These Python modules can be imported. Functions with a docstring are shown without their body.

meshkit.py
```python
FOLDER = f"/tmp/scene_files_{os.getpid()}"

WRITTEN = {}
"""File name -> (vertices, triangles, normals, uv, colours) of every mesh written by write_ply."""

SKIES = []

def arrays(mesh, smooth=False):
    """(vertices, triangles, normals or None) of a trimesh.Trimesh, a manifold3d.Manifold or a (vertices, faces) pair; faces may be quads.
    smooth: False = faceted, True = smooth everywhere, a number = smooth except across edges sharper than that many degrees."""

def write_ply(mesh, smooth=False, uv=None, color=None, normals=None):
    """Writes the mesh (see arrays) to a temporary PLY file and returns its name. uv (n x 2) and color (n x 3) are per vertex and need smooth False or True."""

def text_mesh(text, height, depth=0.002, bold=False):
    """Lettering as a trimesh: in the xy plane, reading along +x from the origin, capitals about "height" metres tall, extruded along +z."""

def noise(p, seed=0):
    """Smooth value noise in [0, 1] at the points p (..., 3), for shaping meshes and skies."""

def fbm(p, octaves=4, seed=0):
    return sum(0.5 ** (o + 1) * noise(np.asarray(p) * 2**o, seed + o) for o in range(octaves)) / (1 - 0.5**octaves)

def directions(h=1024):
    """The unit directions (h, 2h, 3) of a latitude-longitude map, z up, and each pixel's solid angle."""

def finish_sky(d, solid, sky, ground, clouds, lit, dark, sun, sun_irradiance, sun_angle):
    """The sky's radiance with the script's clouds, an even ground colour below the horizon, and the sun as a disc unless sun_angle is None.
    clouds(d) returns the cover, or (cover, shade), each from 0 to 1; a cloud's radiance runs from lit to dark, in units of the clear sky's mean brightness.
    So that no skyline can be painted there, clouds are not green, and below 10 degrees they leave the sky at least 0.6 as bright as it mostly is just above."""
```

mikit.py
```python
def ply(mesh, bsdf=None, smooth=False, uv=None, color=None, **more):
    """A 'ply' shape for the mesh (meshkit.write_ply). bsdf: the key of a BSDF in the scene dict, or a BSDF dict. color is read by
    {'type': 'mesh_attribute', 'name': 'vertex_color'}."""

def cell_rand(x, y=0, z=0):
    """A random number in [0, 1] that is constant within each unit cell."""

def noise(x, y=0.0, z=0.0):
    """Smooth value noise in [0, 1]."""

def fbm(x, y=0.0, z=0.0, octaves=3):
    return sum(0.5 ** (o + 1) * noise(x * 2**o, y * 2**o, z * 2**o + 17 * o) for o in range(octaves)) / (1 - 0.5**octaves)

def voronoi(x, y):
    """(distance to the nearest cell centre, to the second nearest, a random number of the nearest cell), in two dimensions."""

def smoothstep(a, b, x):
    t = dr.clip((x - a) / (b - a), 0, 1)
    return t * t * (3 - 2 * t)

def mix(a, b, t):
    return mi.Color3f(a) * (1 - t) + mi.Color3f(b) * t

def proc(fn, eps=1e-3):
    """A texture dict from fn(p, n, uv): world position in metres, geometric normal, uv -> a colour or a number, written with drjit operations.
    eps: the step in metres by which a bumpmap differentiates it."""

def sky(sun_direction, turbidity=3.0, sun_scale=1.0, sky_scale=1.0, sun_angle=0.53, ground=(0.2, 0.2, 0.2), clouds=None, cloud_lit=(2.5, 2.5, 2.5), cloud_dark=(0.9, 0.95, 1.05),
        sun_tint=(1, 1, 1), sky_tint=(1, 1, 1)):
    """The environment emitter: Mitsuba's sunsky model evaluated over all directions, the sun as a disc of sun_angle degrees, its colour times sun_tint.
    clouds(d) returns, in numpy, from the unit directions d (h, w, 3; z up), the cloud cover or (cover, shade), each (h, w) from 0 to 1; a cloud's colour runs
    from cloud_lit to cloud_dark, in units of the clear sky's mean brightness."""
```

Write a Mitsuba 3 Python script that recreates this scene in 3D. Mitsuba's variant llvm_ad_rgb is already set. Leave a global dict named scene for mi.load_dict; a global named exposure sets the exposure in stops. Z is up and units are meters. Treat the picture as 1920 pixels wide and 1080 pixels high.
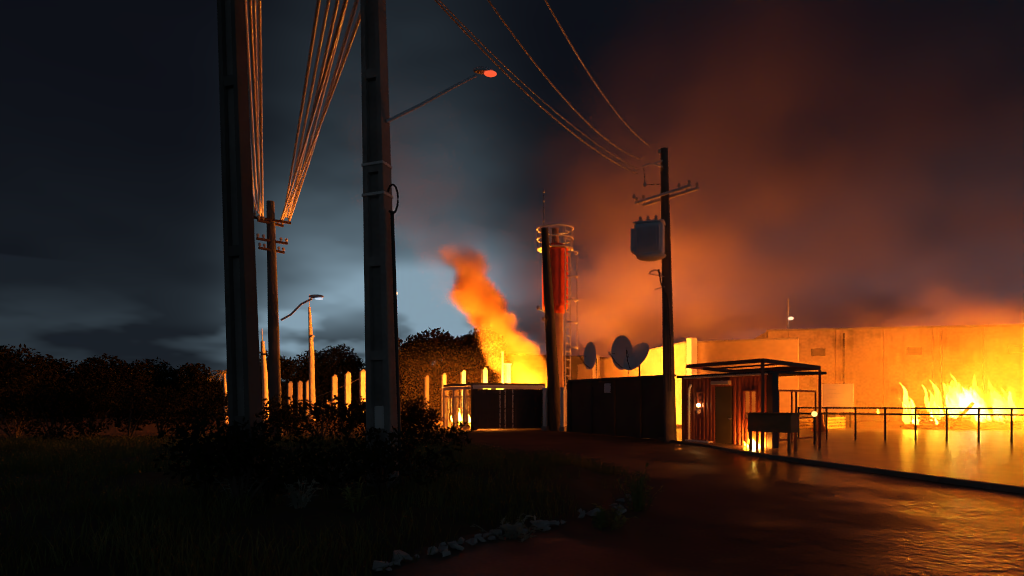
import math, random
import numpy as np
import trimesh
import mitsuba as mi
import drjit as dr
import mikit, meshkit
from mikit import proc, noise, fbm, smoothstep, mix

T = mi.ScalarTransform4f
random.seed(7)
rng = np.random.default_rng(7)
scene, labels = {}, {}

# ------------------------------------------------------------------ camera, sky, exposure
F, HY, EYE = 1216.0, 750.0, 1.7           # focal length and horizon row in photo pixels, eye height in metres
scene['camera'] = {
    'type': 'perspective', 'fov': math.degrees(2 * math.atan(960 / F)), 'fov_axis': 'x',
    'to_world': T().look_at(origin=[0, 0, EYE], target=[0, 10, EYE], up=[0, 0, 1]),
    'principal_point_offset_y': -(HY - 540) / 1080, 'near_clip': 0.1, 'far_clip': 3000.0,
}
exposure = 0.0


def sky_clouds(d):
    """Night overcast: a pale bank of town glow low over the trees ahead, broken by dark smoke banks; it fades evenly to the zenith."""
    el = np.degrees(np.arcsin(np.clip(d[..., 2], -1, 1)))
    az = np.degrees(np.arctan2(d[..., 0], d[..., 1]))
    q = d * np.array([5.0, 5.0, 11.0])
    n1 = meshkit.fbm(q + 3.1, 4, 5)
    n2 = meshkit.fbm(d * np.array([9.0, 9.0, 26.0]) + 8.0, 4, 9)
    up = 0.07 * np.exp(-np.maximum(el, 0) / 22) + 0.93 * np.exp(-np.maximum(el - 8 - 0.12 * np.clip(az + 10, -20, 12), 0) / 4.0)
    side = 0.05 + 0.95 * np.exp(-np.abs((az + 11) / 9.8) ** 3.2)
    side = side + 0.22 * np.clip((np.abs(az) - 55) / 60, 0, 1)  # extra glow added beside and behind the camera to light fronts facing it
    bank = 1 - 0.85 * np.clip((n2 - 0.36) * 5, 0, 1) * np.exp(-((el - 4.5) / 3.6) ** 2)
    lum = 1.75 * up * side * bank * (0.15 + 1.7 * n1) * (0.62 + 0.5 * np.clip(el / 6, 0, 1))
    return np.ones(el.shape), 1 - np.clip(lum, 0, 1)


SKY_UNIT = 676.0
scene['sky'] = mikit.sky((0.2, 0.6, 0.35), turbidity=3, sun_scale=0.0, sky_scale=0.02, clouds=sky_clouds, ground=(0.05, 0.05, 0.05),
                         cloud_lit=tuple(np.array([0.23, 0.34, 0.42]) * SKY_UNIT), cloud_dark=tuple(np.array([0.0035, 0.0042, 0.0075]) * SKY_UNIT))

scene['sky']['sampling_weight'] = 1.6

# ------------------------------------------------------------------ helpers
def P(px, py, Y):
    return np.array([(px - 960) / F * Y, Y, EYE - (py - HY) / F * Y])


def G(px, py):
    Y = EYE * F / (py - HY)
    return np.array([(px - 960) / F * Y, Y, 0.0])


def key_for(name, parent=None):
    base = f'{parent}__{name}' if parent else name
    k, i = base, 0
    while k in used:
        i += 1
        k = f'{base}_{i:03d}'
    used.add(k)
    return k


used = set(scene)


def thing(name, label, cat, group=None):
    k = key_for(name)
    labels[k] = {'label': label, 'category': cat}
    if group:
        labels[k]['group'] = group
    return k


def obj(name, mesh, mat, parent=None, smooth=30, to_world=None, emit=None, uv=None, weight=0.25):
    k = key_for(name, parent)
    d = mesh if isinstance(mesh, dict) else mikit.ply(mesh, mat, smooth=smooth, uv=uv)
    d = dict(d)
    if to_world is not None:
        d['to_world'] = to_world
    if emit is not None:
        d['emitter'] = {'type': 'area', 'radiance': emit, 'sampling_weight': weight}
    scene[k] = d
    return k


def single(name, mesh, mat, label, cat, group=None, kind=None, smooth=30, emit=None):
    k = obj(name, mesh, mat, None, smooth, emit=emit)
    labels[k] = {'label': label}
    if cat:
        labels[k]['category'] = cat
    if group:
        labels[k]['group'] = group
    if kind:
        labels[k]['kind'] = kind
    return k


def cat(*ms):
    ms = [m for x in ms for m in (x if isinstance(x, (list, tuple)) else [x])]
    return trimesh.util.concatenate(ms)


def box(x0, x1, y0, y1, z0, z1, bev=0.0):
    if bev <= 0:
        m = trimesh.creation.box([x1 - x0, y1 - y0, z1 - z0])
    else:
        b = bev
        pts = []
        hx, hy, hz = (x1 - x0) / 2, (y1 - y0) / 2, (z1 - z0) / 2
        for sx in (-1, 1):
            for sy in (-1, 1):
                for sz in (-1, 1):
                    pts += [[sx * (hx - b), sy * (hy - b), sz * hz], [sx * (hx - b), sy * hy, sz * (hz - b)], [sx * hx, sy * (hy - b), sz * (hz - b)]]
        m = trimesh.convex.convex_hull(np.array(pts))
    m.apply_translation([(x0 + x1) / 2, (y0 + y1) / 2, (z0 + z1) / 2])
    return m


def frame_between(a, b, up=(0, 0, 1)):
    a, b = np.asarray(a, float), np.asarray(b, float)
    t = (b - a) / np.linalg.norm(b - a)
    up = np.asarray(up, float)
    if abs(t @ up) > 0.98:
        up = np.array([0.0, 1.0, 0.0])
    s = np.cross(t, up)
    s /= np.linalg.norm(s)
    u = np.cross(s, t)
    return t, s, u


def beam(a, b, w, h, up=(0, 0, 1), bev=0.006):
    """A bar with a w x h section from a to b (h along up)."""
    a, b = np.asarray(a, float), np.asarray(b, float)
    L = np.linalg.norm(b - a)
    t, s, u = frame_between(a, b, up)
    m = box(0, L, -w / 2, w / 2, -h / 2, h / 2, min(bev, w / 4, h / 4))
    M = np.eye(4)
    M[:3, 0], M[:3, 1], M[:3, 2], M[:3, 3] = t, -s, u, a
    m.apply_transform(M)
    return m


def tube(pts, r, n=8, caps=True):
    n = max(n, 13) if np.max(r) > 0.009 else n
    p = np.asarray(pts, float)
    r = np.broadcast_to(np.asarray(r, float), (len(p),))
    t = np.gradient(p, axis=0)
    t /= np.linalg.norm(t, axis=1, keepdims=True) + 1e-12
    ref = np.array([0, 0, 1.0]) if abs(t[:, 2]).mean() < 0.9 else np.array([1.0, 0, 0])
    a = np.cross(t, ref)
    a /= np.linalg.norm(a, axis=1, keepdims=True) + 1e-12
    b = np.cross(t, a)
    ang = np.arange(n) * 2 * np.pi / n
    v = p[:, None] + r[:, None, None] * (np.cos(ang)[None, :, None] * a[:, None] + np.sin(ang)[None, :, None] * b[:, None])
    v = v.reshape(-1, 3)
    f = []
    for i in range(len(p) - 1):
        for j in range(n):
            k = (j + 1) % n
            f += [[i * n + j, (i + 1) * n + j, (i + 1) * n + k], [i * n + j, (i + 1) * n + k, i * n + k]]
    if caps:
        c0, c1 = len(v), len(v) + 1
        v = np.vstack([v, p[0], p[-1]])
        e = (len(p) - 1) * n
        for j in range(n):
            k = (j + 1) % n
            f += [[c0, j, k], [c1, e + k, e + j]]
    m = trimesh.Trimesh(v, f, process=False)
    if m.volume < 0:
        m.invert()
    return m


def ring(center, R, r, n=40, axis=None, start=0, stop=2 * np.pi):
    ang = np.linspace(start, stop, n)
    pts = np.stack([np.cos(ang) * R, np.sin(ang) * R, 0 * ang], 1) + center
    return tube(pts, r, 7)


def lathe(profile, n=32, at=(0, 0, 0)):
    pr = np.asarray(profile, float)
    m = trimesh.creation.revolve(pr, sections=n)
    m.apply_translation(at)
    return m


def move(m, at=(0, 0, 0), rz=0.0):
    m = m.copy()
    m.apply_transform(trimesh.transformations.rotation_matrix(rz, [0, 0, 1]))
    m.apply_translation(at)
    return m


def grid(x0, x1, y0, y1, step, zf):
    xs, ys = np.arange(x0, x1 + step * 0.5, step), np.arange(y0, y1 + step * 0.5, step)
    X, Y = np.meshgrid(xs, ys, indexing='ij')
    v = np.stack([X, Y, zf(X, Y)], -1).reshape(-1, 3)
    i, j = np.meshgrid(np.arange(len(xs) - 1), np.arange(len(ys) - 1), indexing='ij')
    a = (i * len(ys) + j).ravel()
    b = a + len(ys)
    return trimesh.Trimesh(v, np.vstack([np.stack([a, b, b + 1], 1), np.stack([a, b + 1, a + 1], 1)]), process=False)


def rough_mesh(m, amp, scale, seed=0):
    m = m.copy()
    n = m.vertex_normals
    m.vertices = m.vertices + n * (meshkit.fbm(m.vertices * scale + 50 + seed, 3, seed)[:, None] - 0.5) * 2 * amp
    return m


# ------------------------------------------------------------------ materials
def two(b):
    return {'type': 'twosided', 'bsdf': b}


def tinted(name, base, rough=0.8, var=0.35, scale=3.0, bump=0.0, spec=0.4, metallic=0.0, stretch=1.0):
    c = np.array(base, float)

    def fn(p, n, uv):
        a = fbm(p.x * scale, p.y * scale, p.z * scale * stretch, 4)
        b = noise(p.x * scale * 9, p.y * scale * 9, p.z * scale * 9 * stretch)
        return mi.Color3f(*[float(v) for v in c]) * (1 - var + 2 * var * (0.75 * a + 0.25 * b))

    b = {'type': 'principled', 'base_color': proc(fn), 'roughness': rough, 'specular': spec, 'metallic': metallic}
    if bump:
        def bf(p, n, uv):
            return fbm(p.x * scale * 6, p.y * scale * 6, p.z * scale * 6 * stretch, 3)
        b = {'type': 'bumpmap', 'nested': proc(bf, eps=0.01), 'scale': bump, 'bsdf': b}
    scene[name] = two(b)
    used.add(name)


tinted('mat_concrete', (0.29, 0.27, 0.25), 0.9, 0.4, 2.2, 0.01)
tinted('mat_dark_concrete', (0.13, 0.12, 0.11), 0.9, 0.4, 2.2, 0.01)
tinted('mat_post_paint', (0.6, 0.53, 0.40), 0.75, 0.15, 3.0)
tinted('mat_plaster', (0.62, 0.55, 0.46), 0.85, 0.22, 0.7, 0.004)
tinted('mat_ochre', (0.50, 0.39, 0.26), 0.85, 0.25, 0.6, 0.004)
tinted('mat_white_paint', (0.78, 0.76, 0.72), 0.6, 0.1, 2.0)
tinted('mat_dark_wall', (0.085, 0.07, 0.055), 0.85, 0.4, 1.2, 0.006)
tinted('mat_dark_metal', (0.05, 0.045, 0.045), 0.45, 0.3, 4.0)
tinted('mat_steel', (0.7, 0.67, 0.62), 0.4, 0.12, 6.0, 0, 0.6, 0.2)
tinted('mat_grey_metal', (0.66, 0.70, 0.77), 0.5, 0.15, 4.0)
tinted('mat_red_sheet', (0.34, 0.10, 0.055), 0.55, 0.25, 2.0, 0, 0.5, 0, 0.3)
tinted('mat_tank_red', (0.92, 0.11, 0.03), 0.45, 0.12, 2.0)
tinted('mat_tank_stem', (0.5, 0.3, 0.2), 0.6, 0.2, 2.0)
tinted('mat_bark', (0.09, 0.07, 0.05), 0.9, 0.4, 6.0)
tinted('mat_dirt', (0.10, 0.07, 0.045), 0.95, 0.45, 0.8, 0.02)
tinted('mat_verge', (0.065, 0.06, 0.035), 0.95, 0.5, 2.0, 0.03)
tinted('mat_stone', (0.38, 0.38, 0.36), 0.9, 0.3, 8.0, 0.004)
tinted('mat_wood', (0.10, 0.055, 0.03), 0.7, 0.35, 5.0)
tinted('mat_counter', (0.34, 0.17, 0.07), 0.6, 0.3, 5.0)  # brown lifted to carry glow and flare in the wood colour
tinted('mat_door', (0.075, 0.07, 0.035), 0.6, 0.2, 3.0)
tinted('mat_yellow', (0.72, 0.5, 0.10), 0.6, 0.15, 3.0)
tinted('mat_firelit_orange', (0.6, 0.22, 0.05), 0.6, 0.15, 3.0)  # orange of the firelight put into the concrete colour
tinted('mat_brick_rubble', (0.6, 0.5, 0.38), 0.9, 0.3, 5.0)
tinted('mat_dish', (0.78, 0.82, 0.88), 0.6, 0.12, 3.0)
tinted('mat_pavement', (0.13, 0.11, 0.09), 0.27, 0.35, 1.5, 0.004, 0.6)
tinted('mat_kerb', (0.2, 0.18, 0.16), 0.6, 0.3, 3.0, 0.004)
tinted('mat_insulator', (0.6, 0.55, 0.5), 0.3, 0.1, 4.0)


def hall_color(p, n, uv):
    a = fbm(p.x * .55 + 3, p.y * .55, p.z * .8, 4)
    streak = fbm(p.x * 2.4, p.y * 2.4, p.z * .22, 3)
    grime = smoothstep(.50, .74, .6 * a + .4 * streak)
    fine = noise(p.x * 7, p.y * 7, p.z * 7)
    return mix((.56, .43, .28), (.17, .13, .09), .85 * grime) * (.82 + .3 * fine)


scene['mat_hall'] = two({'type': 'principled', 'base_color': proc(hall_color), 'roughness': .9, 'specular': .3})
scene['mat_wire'] = two({'type': 'principled', 'base_color': {'type': 'rgb', 'value': [0.88, 0.85, 0.8]}, 'metallic': 0.3, 'roughness': 0.3, 'specular': 0.6})
scene['mat_black_wire'] = two({'type': 'principled', 'base_color': {'type': 'rgb', 'value': [0.42, 0.38, 0.35]}, 'roughness': 0.35, 'specular': 0.6})
scene['mat_glass'] = {'type': 'thindielectric', 'int_ior': 1.5}
scene['mat_lamp'] = {'type': 'diffuse', 'reflectance': {'type': 'rgb', 'value': [0.5, 0.5, 0.5]}}
scene['mat_black'] = {'type': 'diffuse', 'reflectance': {'type': 'rgb', 'value': [0.02, 0.02, 0.02]}}
scene['mat_null'] = {'type': 'null'}


def leafmat(name, c, v=0.5):
    def fn(p, n, uv):
        return mi.Color3f(*[float(x) for x in c]) * (1 - v + 2 * v * noise(p.x * 2.3, p.y * 2.3, p.z * 2.3))
    scene[name] = {'type': 'principledthin', 'base_color': proc(fn), 'roughness': 0.6, 'diff_trans': 0.6, 'spec_trans': 0.0, 'eta': 1.3}


leafmat('mat_leaf', (0.026, 0.028, 0.014))
leafmat('mat_leaf_brown', (0.026, 0.021, 0.012))
leafmat('mat_grass', (0.15, 0.17, 0.06))
leafmat('mat_weed', (0.24, 0.29, 0.10))
leafmat('mat_weed_pale', (0.42, 0.45, 0.36))
leafmat('mat_palm', (0.36, 0.36, 0.22))


def road_color(p, n, uv):
    a = fbm(p.x * 0.9, p.y * 0.9, 0, 4)
    b = noise(p.x * 40, p.y * 40)
    return mi.Color3f(0.066, 0.048, 0.034) * (0.45 + 0.8 * a + 0.3 * b)


def road_rough(p, n, uv):
    a = fbm(p.x * 0.45 + 4, p.y * 0.45, 0, 3)
    dry = smoothstep(5.5, 0.5, p.x - 0.10 * p.y + 2.4 * (fbm(p.x * 0.8, p.y * 0.8, 3, 3) - 0.5))
    return mi.Color3f(0.15 + 0.06 * smoothstep(7, 3, p.x) + 0.28 * smoothstep(0.36, 0.62, a) + 0.4 * dry)


def road_bump(p, n, uv):
    return 0.55 * fbm(p.x * 3.2, p.y * 3.2, 0, 3) + 0.5 * fbm(p.x * 13, p.y * 13, 0, 3)


scene['mat_road'] = two({'type': 'bumpmap', 'nested': proc(road_bump, eps=0.006), 'scale': 0.028,
                         'bsdf': {'type': 'principled', 'base_color': proc(road_color), 'roughness': proc(road_rough), 'specular': 0.65}})
used |= set(scene)

# ------------------------------------------------------------------ ground, road, verge
def g_far(X, Y):
    return -0.05 + 0 * X


big = grid(-900, 900, -60, 1500, 60, g_far)
k = single('ground', big, 'mat_dirt', 'dark bare ground running out past the yard', None, kind='structure', smooth=False)
near = grid(-30, 45, 0, 60, 0.5, lambda X, Y: -0.025 + 0.03 * (meshkit.fbm(np.stack([X, Y, 0 * X], -1) * 0.5, 3, 3) - 0.5))
single('dirt_forecourt', near, 'mat_dirt', 'brown dirt forecourt in front of the gate', None, kind='structure', smooth=True)
road = grid(-6, 44, -6, 33, 0.12, lambda X, Y: 0.022 + 0.03 * (meshkit.fbm(np.stack([X, Y, 0 * X], -1) * 1.1, 3, 11) - 0.5)
            - 0.06 * np.clip((Y - 24 - 0.35 * (X - 6)) / 4, 0, 1))
single('road', road, 'mat_road', 'wet uneven road shining orange from the fire', None, kind='structure', smooth=True)



def hill_z(X, Y):
    px = 960 + X / np.maximum(Y, 1) * F
    top = 5.2 + 5.0 * np.exp(-((px - 1010) / 260) ** 4) + 1.6 * (meshkit.fbm(np.stack([X, Y, 0 * X], -1) * 0.06, 3, 13) - .5)
    return np.clip((Y - 98) / 24, 0, 1) ** .8 * top - .06


single('hill', grid(-190, 190, 96, 150, 3, hill_z), 'mat_dirt', 'low dark hill behind the trees and the burning yard', None, kind='structure', smooth=True)
edge_px = [(735, 1078), (830, 1040), (960, 1003), (1080, 985), (1180, 955), (1207, 920), (1190, 893), (1130, 872), (1000, 856), (900, 846)]
edge = [G(*p)[:2] for p in edge_px]
edge = [np.array([-1.9, -7.0]), np.array([-1.7, 2.0]), np.array([-1.5, 4.2])] + edge + [np.array([-4.5, 26.5]), np.array([-30, 30.0]), np.array([-60, 30]), np.array([-60, -7])]
from shapely.geometry import Polygon, Point, LineString
import shapely
verge_poly = Polygon(edge)


def verge_sd(X, Y):
    pts = shapely.points(X.ravel(), Y.ravel())
    d = shapely.distance(pts, verge_poly.exterior)
    return np.where(shapely.contains(verge_poly, pts), d, -d).reshape(X.shape)


def verge_z(X, Y):
    s = verge_sd(X, Y)
    t = np.clip((s + 0.25) / 1.5, 0, 1)
    return -0.12 + t * (0.30 + 0.22 * (meshkit.fbm(np.stack([X, Y, 0 * X], -1) * 0.9, 4, 21) - 0.5)) + 0.10 * np.clip(s / 6, 0, 1)


single('verge', grid(-32, 4, -6, 31, 0.2, verge_z), 'mat_verge', 'dark grassy verge beside the wet road', None, kind='structure', smooth=True)


def blades(n, xy, hmin, hmax, wid, lean=0.5):
    """Grass blades: two bent triangles-strips each."""
    x, y = xy[:, 0], xy[:, 1]
    n = len(x)
    z = verge_z(x, y) - 0.02
    h = rng.uniform(hmin, hmax, n)
    a = rng.uniform(0, 2 * np.pi, n)
    l = rng.uniform(0.1, lean, n) * h
    dx, dy = np.cos(a) * l, np.sin(a) * l
    b = rng.uniform(0, 2 * np.pi, n)
    wx, wy = np.cos(b) * wid / 2, np.sin(b) * wid / 2
    v = np.stack([
        np.stack([x - wx, y - wy, z], 1), np.stack([x + wx, y + wy, z], 1),
        np.stack([x + dx * .35 + wx * .8, y + dy * .35 + wy * .8, z + h * .6], 1), np.stack([x + dx * .35 - wx * .8, y + dy * .35 - wy * .8, z + h * .6], 1),
        np.stack([x + dx, y + dy, z + h], 1)], 1).reshape(-1, 3)
    o = np.arange(n)[:, None] * 5
    f = np.concatenate([o + [0, 1, 2], o + [0, 2, 3], o + [3, 2, 4]])
    return trimesh.Trimesh(v, f, process=False)


def scatter(n, x0, x1, y0, y1, smin=0.0, clump=0.0):
    out = []
    while sum(map(len, out)) < n:
        c = np.stack([rng.uniform(x0, x1, n), y0 + (y1 - y0) * rng.uniform(0, 1, n) ** 1.4], 1)
        keep = verge_sd(c[:, 0], c[:, 1]) > smin
        if clump:
            keep &= meshkit.fbm(np.c_[c, 0 * c[:, 0]] * 0.8 + 7, 3, 31) + rng.uniform(-.12, .12, n) > clump
        out.append(c[keep])
    return np.vstack(out)[:n]


single('grass', blades(0, scatter(60000, -20, 3.5, 2.2, 24, 0.05, 0.47), 0.08, 0.34, 0.012, 0.7), 'mat_grass',
       'rough dark grass over the verge beside the road', 'grass', kind='stuff', smooth=False)

# pale stones along the verge edge
stone_px = [(742, 1072), (778, 1060), (800, 1052), (838, 1040), (872, 1031), (905, 1022), (930, 1012), (952, 1004), (985, 996), (1022, 992), (1068, 986), (1118, 972), (1160, 962), (1190, 940)]
for i, (px, py) in enumerate(stone_px):
    for q in range(3 if i % 3 else 4):
        sz = rng.uniform(0.022, 0.062) * (1.25 if q == 0 else 0.8)
        m = trimesh.convex.convex_hull(rng.normal(size=(16, 3)) * [1.25, 1.0, .7])
        m.vertices *= sz / 1.25
        g = G(px + rng.uniform(-17, 17), py + rng.uniform(-7, 7))
        m = move(m, (g[0] - 0.10, g[1], 0.05 + sz * .3), rng.uniform(0, 6))
        single('stone', m, 'mat_stone', 'pale broken stone in the line edging the grass verge', 'stone', 'stones edging the verge', smooth=False)


def weed(name, at, h, n, mat, label, wide=0.4, leaf=(0.05, 0.16)):
    """A leafy weed: stems with long leaves."""
    k = thing(name, label, 'weed')
    st, lf_v, lf_f = [], [], []
    for s in range(n):
        a = rng.uniform(0, 2 * np.pi)
        r = rng.uniform(0.0, wide)
        top = np.array([at[0] + math.cos(a) * r, at[1] + math.sin(a) * r, at[2] + h * rng.uniform(0.6, 1)])
        b = np.array([at[0] + math.cos(a) * r * .2, at[1] + math.sin(a) * r * .2, at[2] - 0.05])
        t = np.linspace(0, 1, 6)[:, None]
        pts = b + (top - b) * t + np.array([0, 0, 0.12 * h]) * np.sin(t * np.pi)
        st.append(tube(pts, np.linspace(0.008, 0.003, 6), 5))
        for q in range(9):
            p = pts[1] + (pts[-1] - pts[1]) * rng.uniform(0, 1)
            e = rng.normal(size=3)
            e[2] = abs(e[2]) * 0.7
            e /= np.linalg.norm(e)
            L, w = rng.uniform(*leaf), rng.uniform(0.012, 0.03)
            sd = np.cross(e, [0, 0, 1.0])
            sd /= np.linalg.norm(sd) + 1e-9
            o = len(lf_v)
            lf_v += [p, p + e * L * .45 + sd * w, p + e * L + np.array([0, 0, -.03]), p + e * L * .45 - sd * w]
            lf_f += [[o, o + 1, o + 2], [o, o + 2, o + 3]]
    obj('stem', cat(st), mat, k)
    obj('foliage', trimesh.Trimesh(np.array(lf_v), np.array(lf_f), process=False), mat, k, smooth=False)


def on_verge(px, py):
    g = G(px, py)
    z = float(verge_z(np.array([g[0]]), np.array([g[1]]))[0])
    return np.array([g[0], g[1], z])


weed('weed', on_verge(445, 978), 0.42, 12, 'mat_weed_pale', 'pale spiky weed standing alone low on the verge, leftmost of the pale weeds', .3)
weed('weed', on_verge(560, 985), 0.40, 12, 'mat_weed_pale', 'pale low weed on the dark verge below the lone street lamp', .3)
weed('weed', on_verge(628, 948), 0.55, 16, 'mat_weed_pale', 'grey pale weed with spread leaves left of the laddered concrete pole foot', .45)
weed('weed', on_verge(668, 990), 0.38, 12, 'mat_weed', 'olive weed in front of the laddered concrete pole', .35)
weed('weed', on_verge(732, 930), 0.40, 9, 'mat_weed_pale', 'small pale weed at the foot of the laddered concrete pole', .2)
weed('weed', on_verge(1195, 958), 0.75, 26, 'mat_weed', 'tall green weed clump at the bend of the road edge', .42)
weed('weed', on_verge(1130, 992), 0.45, 20, 'mat_weed', 'low green weed clump beside the stones at the road edge', .5)
weed('weed', on_verge(960, 1012), 0.40, 18, 'mat_weed_pale', 'greyish weed clump growing over the edging stones', .5)
weed('weed', on_verge(380, 905), 0.9, 18, 'mat_weed', 'dim green bush-like weed below the left concrete pole', .7)

# ------------------------------------------------------------------ vegetation
def leaf_cloud(centers, radii, per, size, flat=0.8):
    """Leaf-sized quads through the volume of the clumps, denser near their skin."""
    vs, fs = [], []
    for c, r in zip(centers, radii):
        n = int(per * r * r)
        d = rng.normal(size=(n, 3))
        d /= np.linalg.norm(d, axis=1, keepdims=True)
        rad = r * rng.uniform(0.35, 1.08, n) ** 0.55
        p = c + d * rad[:, None] * np.array([1, 1, flat])
        e = rng.normal(size=(n, 3))
        e /= np.linalg.norm(e, axis=1, keepdims=True)
        s = np.cross(e, rng.normal(size=(n, 3)))
        s /= np.linalg.norm(s, axis=1, keepdims=True)
        L = size * rng.uniform(0.6, 1.4, (n, 1))
        q = np.stack([p - e * L, p + s * L * .45, p + e * L, p - s * L * .45], 1).reshape(-1, 3)
        o = np.arange(n)[:, None] * 4
        fs.append(np.concatenate([o + [0, 1, 2], o + [0, 2, 3]]) + sum(map(len, vs)))
        vs.append(q)
    return trimesh.Trimesh(np.vstack(vs), np.vstack(fs), process=False)


def tree(at, h, w, mat, label, lobes=9, per=260, size=0.16, trunk_h=0.3, group=None, name='tree'):
    k = thing(name, label, 'tree', group)
    at = np.asarray(at, float)
    top = at + [rng.uniform(-.1, .1) * w, 0, h * 0.72]
    t = np.linspace(0, 1, 7)[:, None]
    pts = at + (top - at) * t + np.c_[np.sin(t * 5 + rng.uniform(0, 6)) * 0.04 * h * t, 0 * t, 0 * t]
    parts = [tube(pts, np.linspace(0.035 * h, 0.012 * h, 7), 8)]
    cs, rs = [], []
    for i in range(lobes):
        a = rng.uniform(0, 2 * np.pi)
        zz = rng.uniform(trunk_h + .08, 0.92)
        rr = w / 2 * (1 - ((zz - 0.55) / 0.62) ** 2) * rng.uniform(0.35, 0.85)
        c = at + np.array([math.cos(a) * rr, math.sin(a) * rr, zz * h])
        cs.append(c)
        rs.append(rng.uniform(0.16, 0.27) * w)
        b = pts[min(5, 2 + int(zz * 4))]
        parts.append(tube(np.array([b, (b + c) / 2 + [0, 0, .03 * h], c]), [0.012 * h, 0.008 * h, 0.003 * h], 6))
    cs.append(at + [0, 0, h * 0.84])
    rs.append(0.17 * w)
    obj('trunk', cat(parts), 'mat_bark', k)
    obj('crown', leaf_cloud(cs, rs, per, size), mat, k, smooth=False)


def gz(px, Y):
    return np.array([(px - 960) / F * Y, Y, 0.0])


def tz(py, Y):
    return EYE + (HY - py) / F * Y


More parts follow.
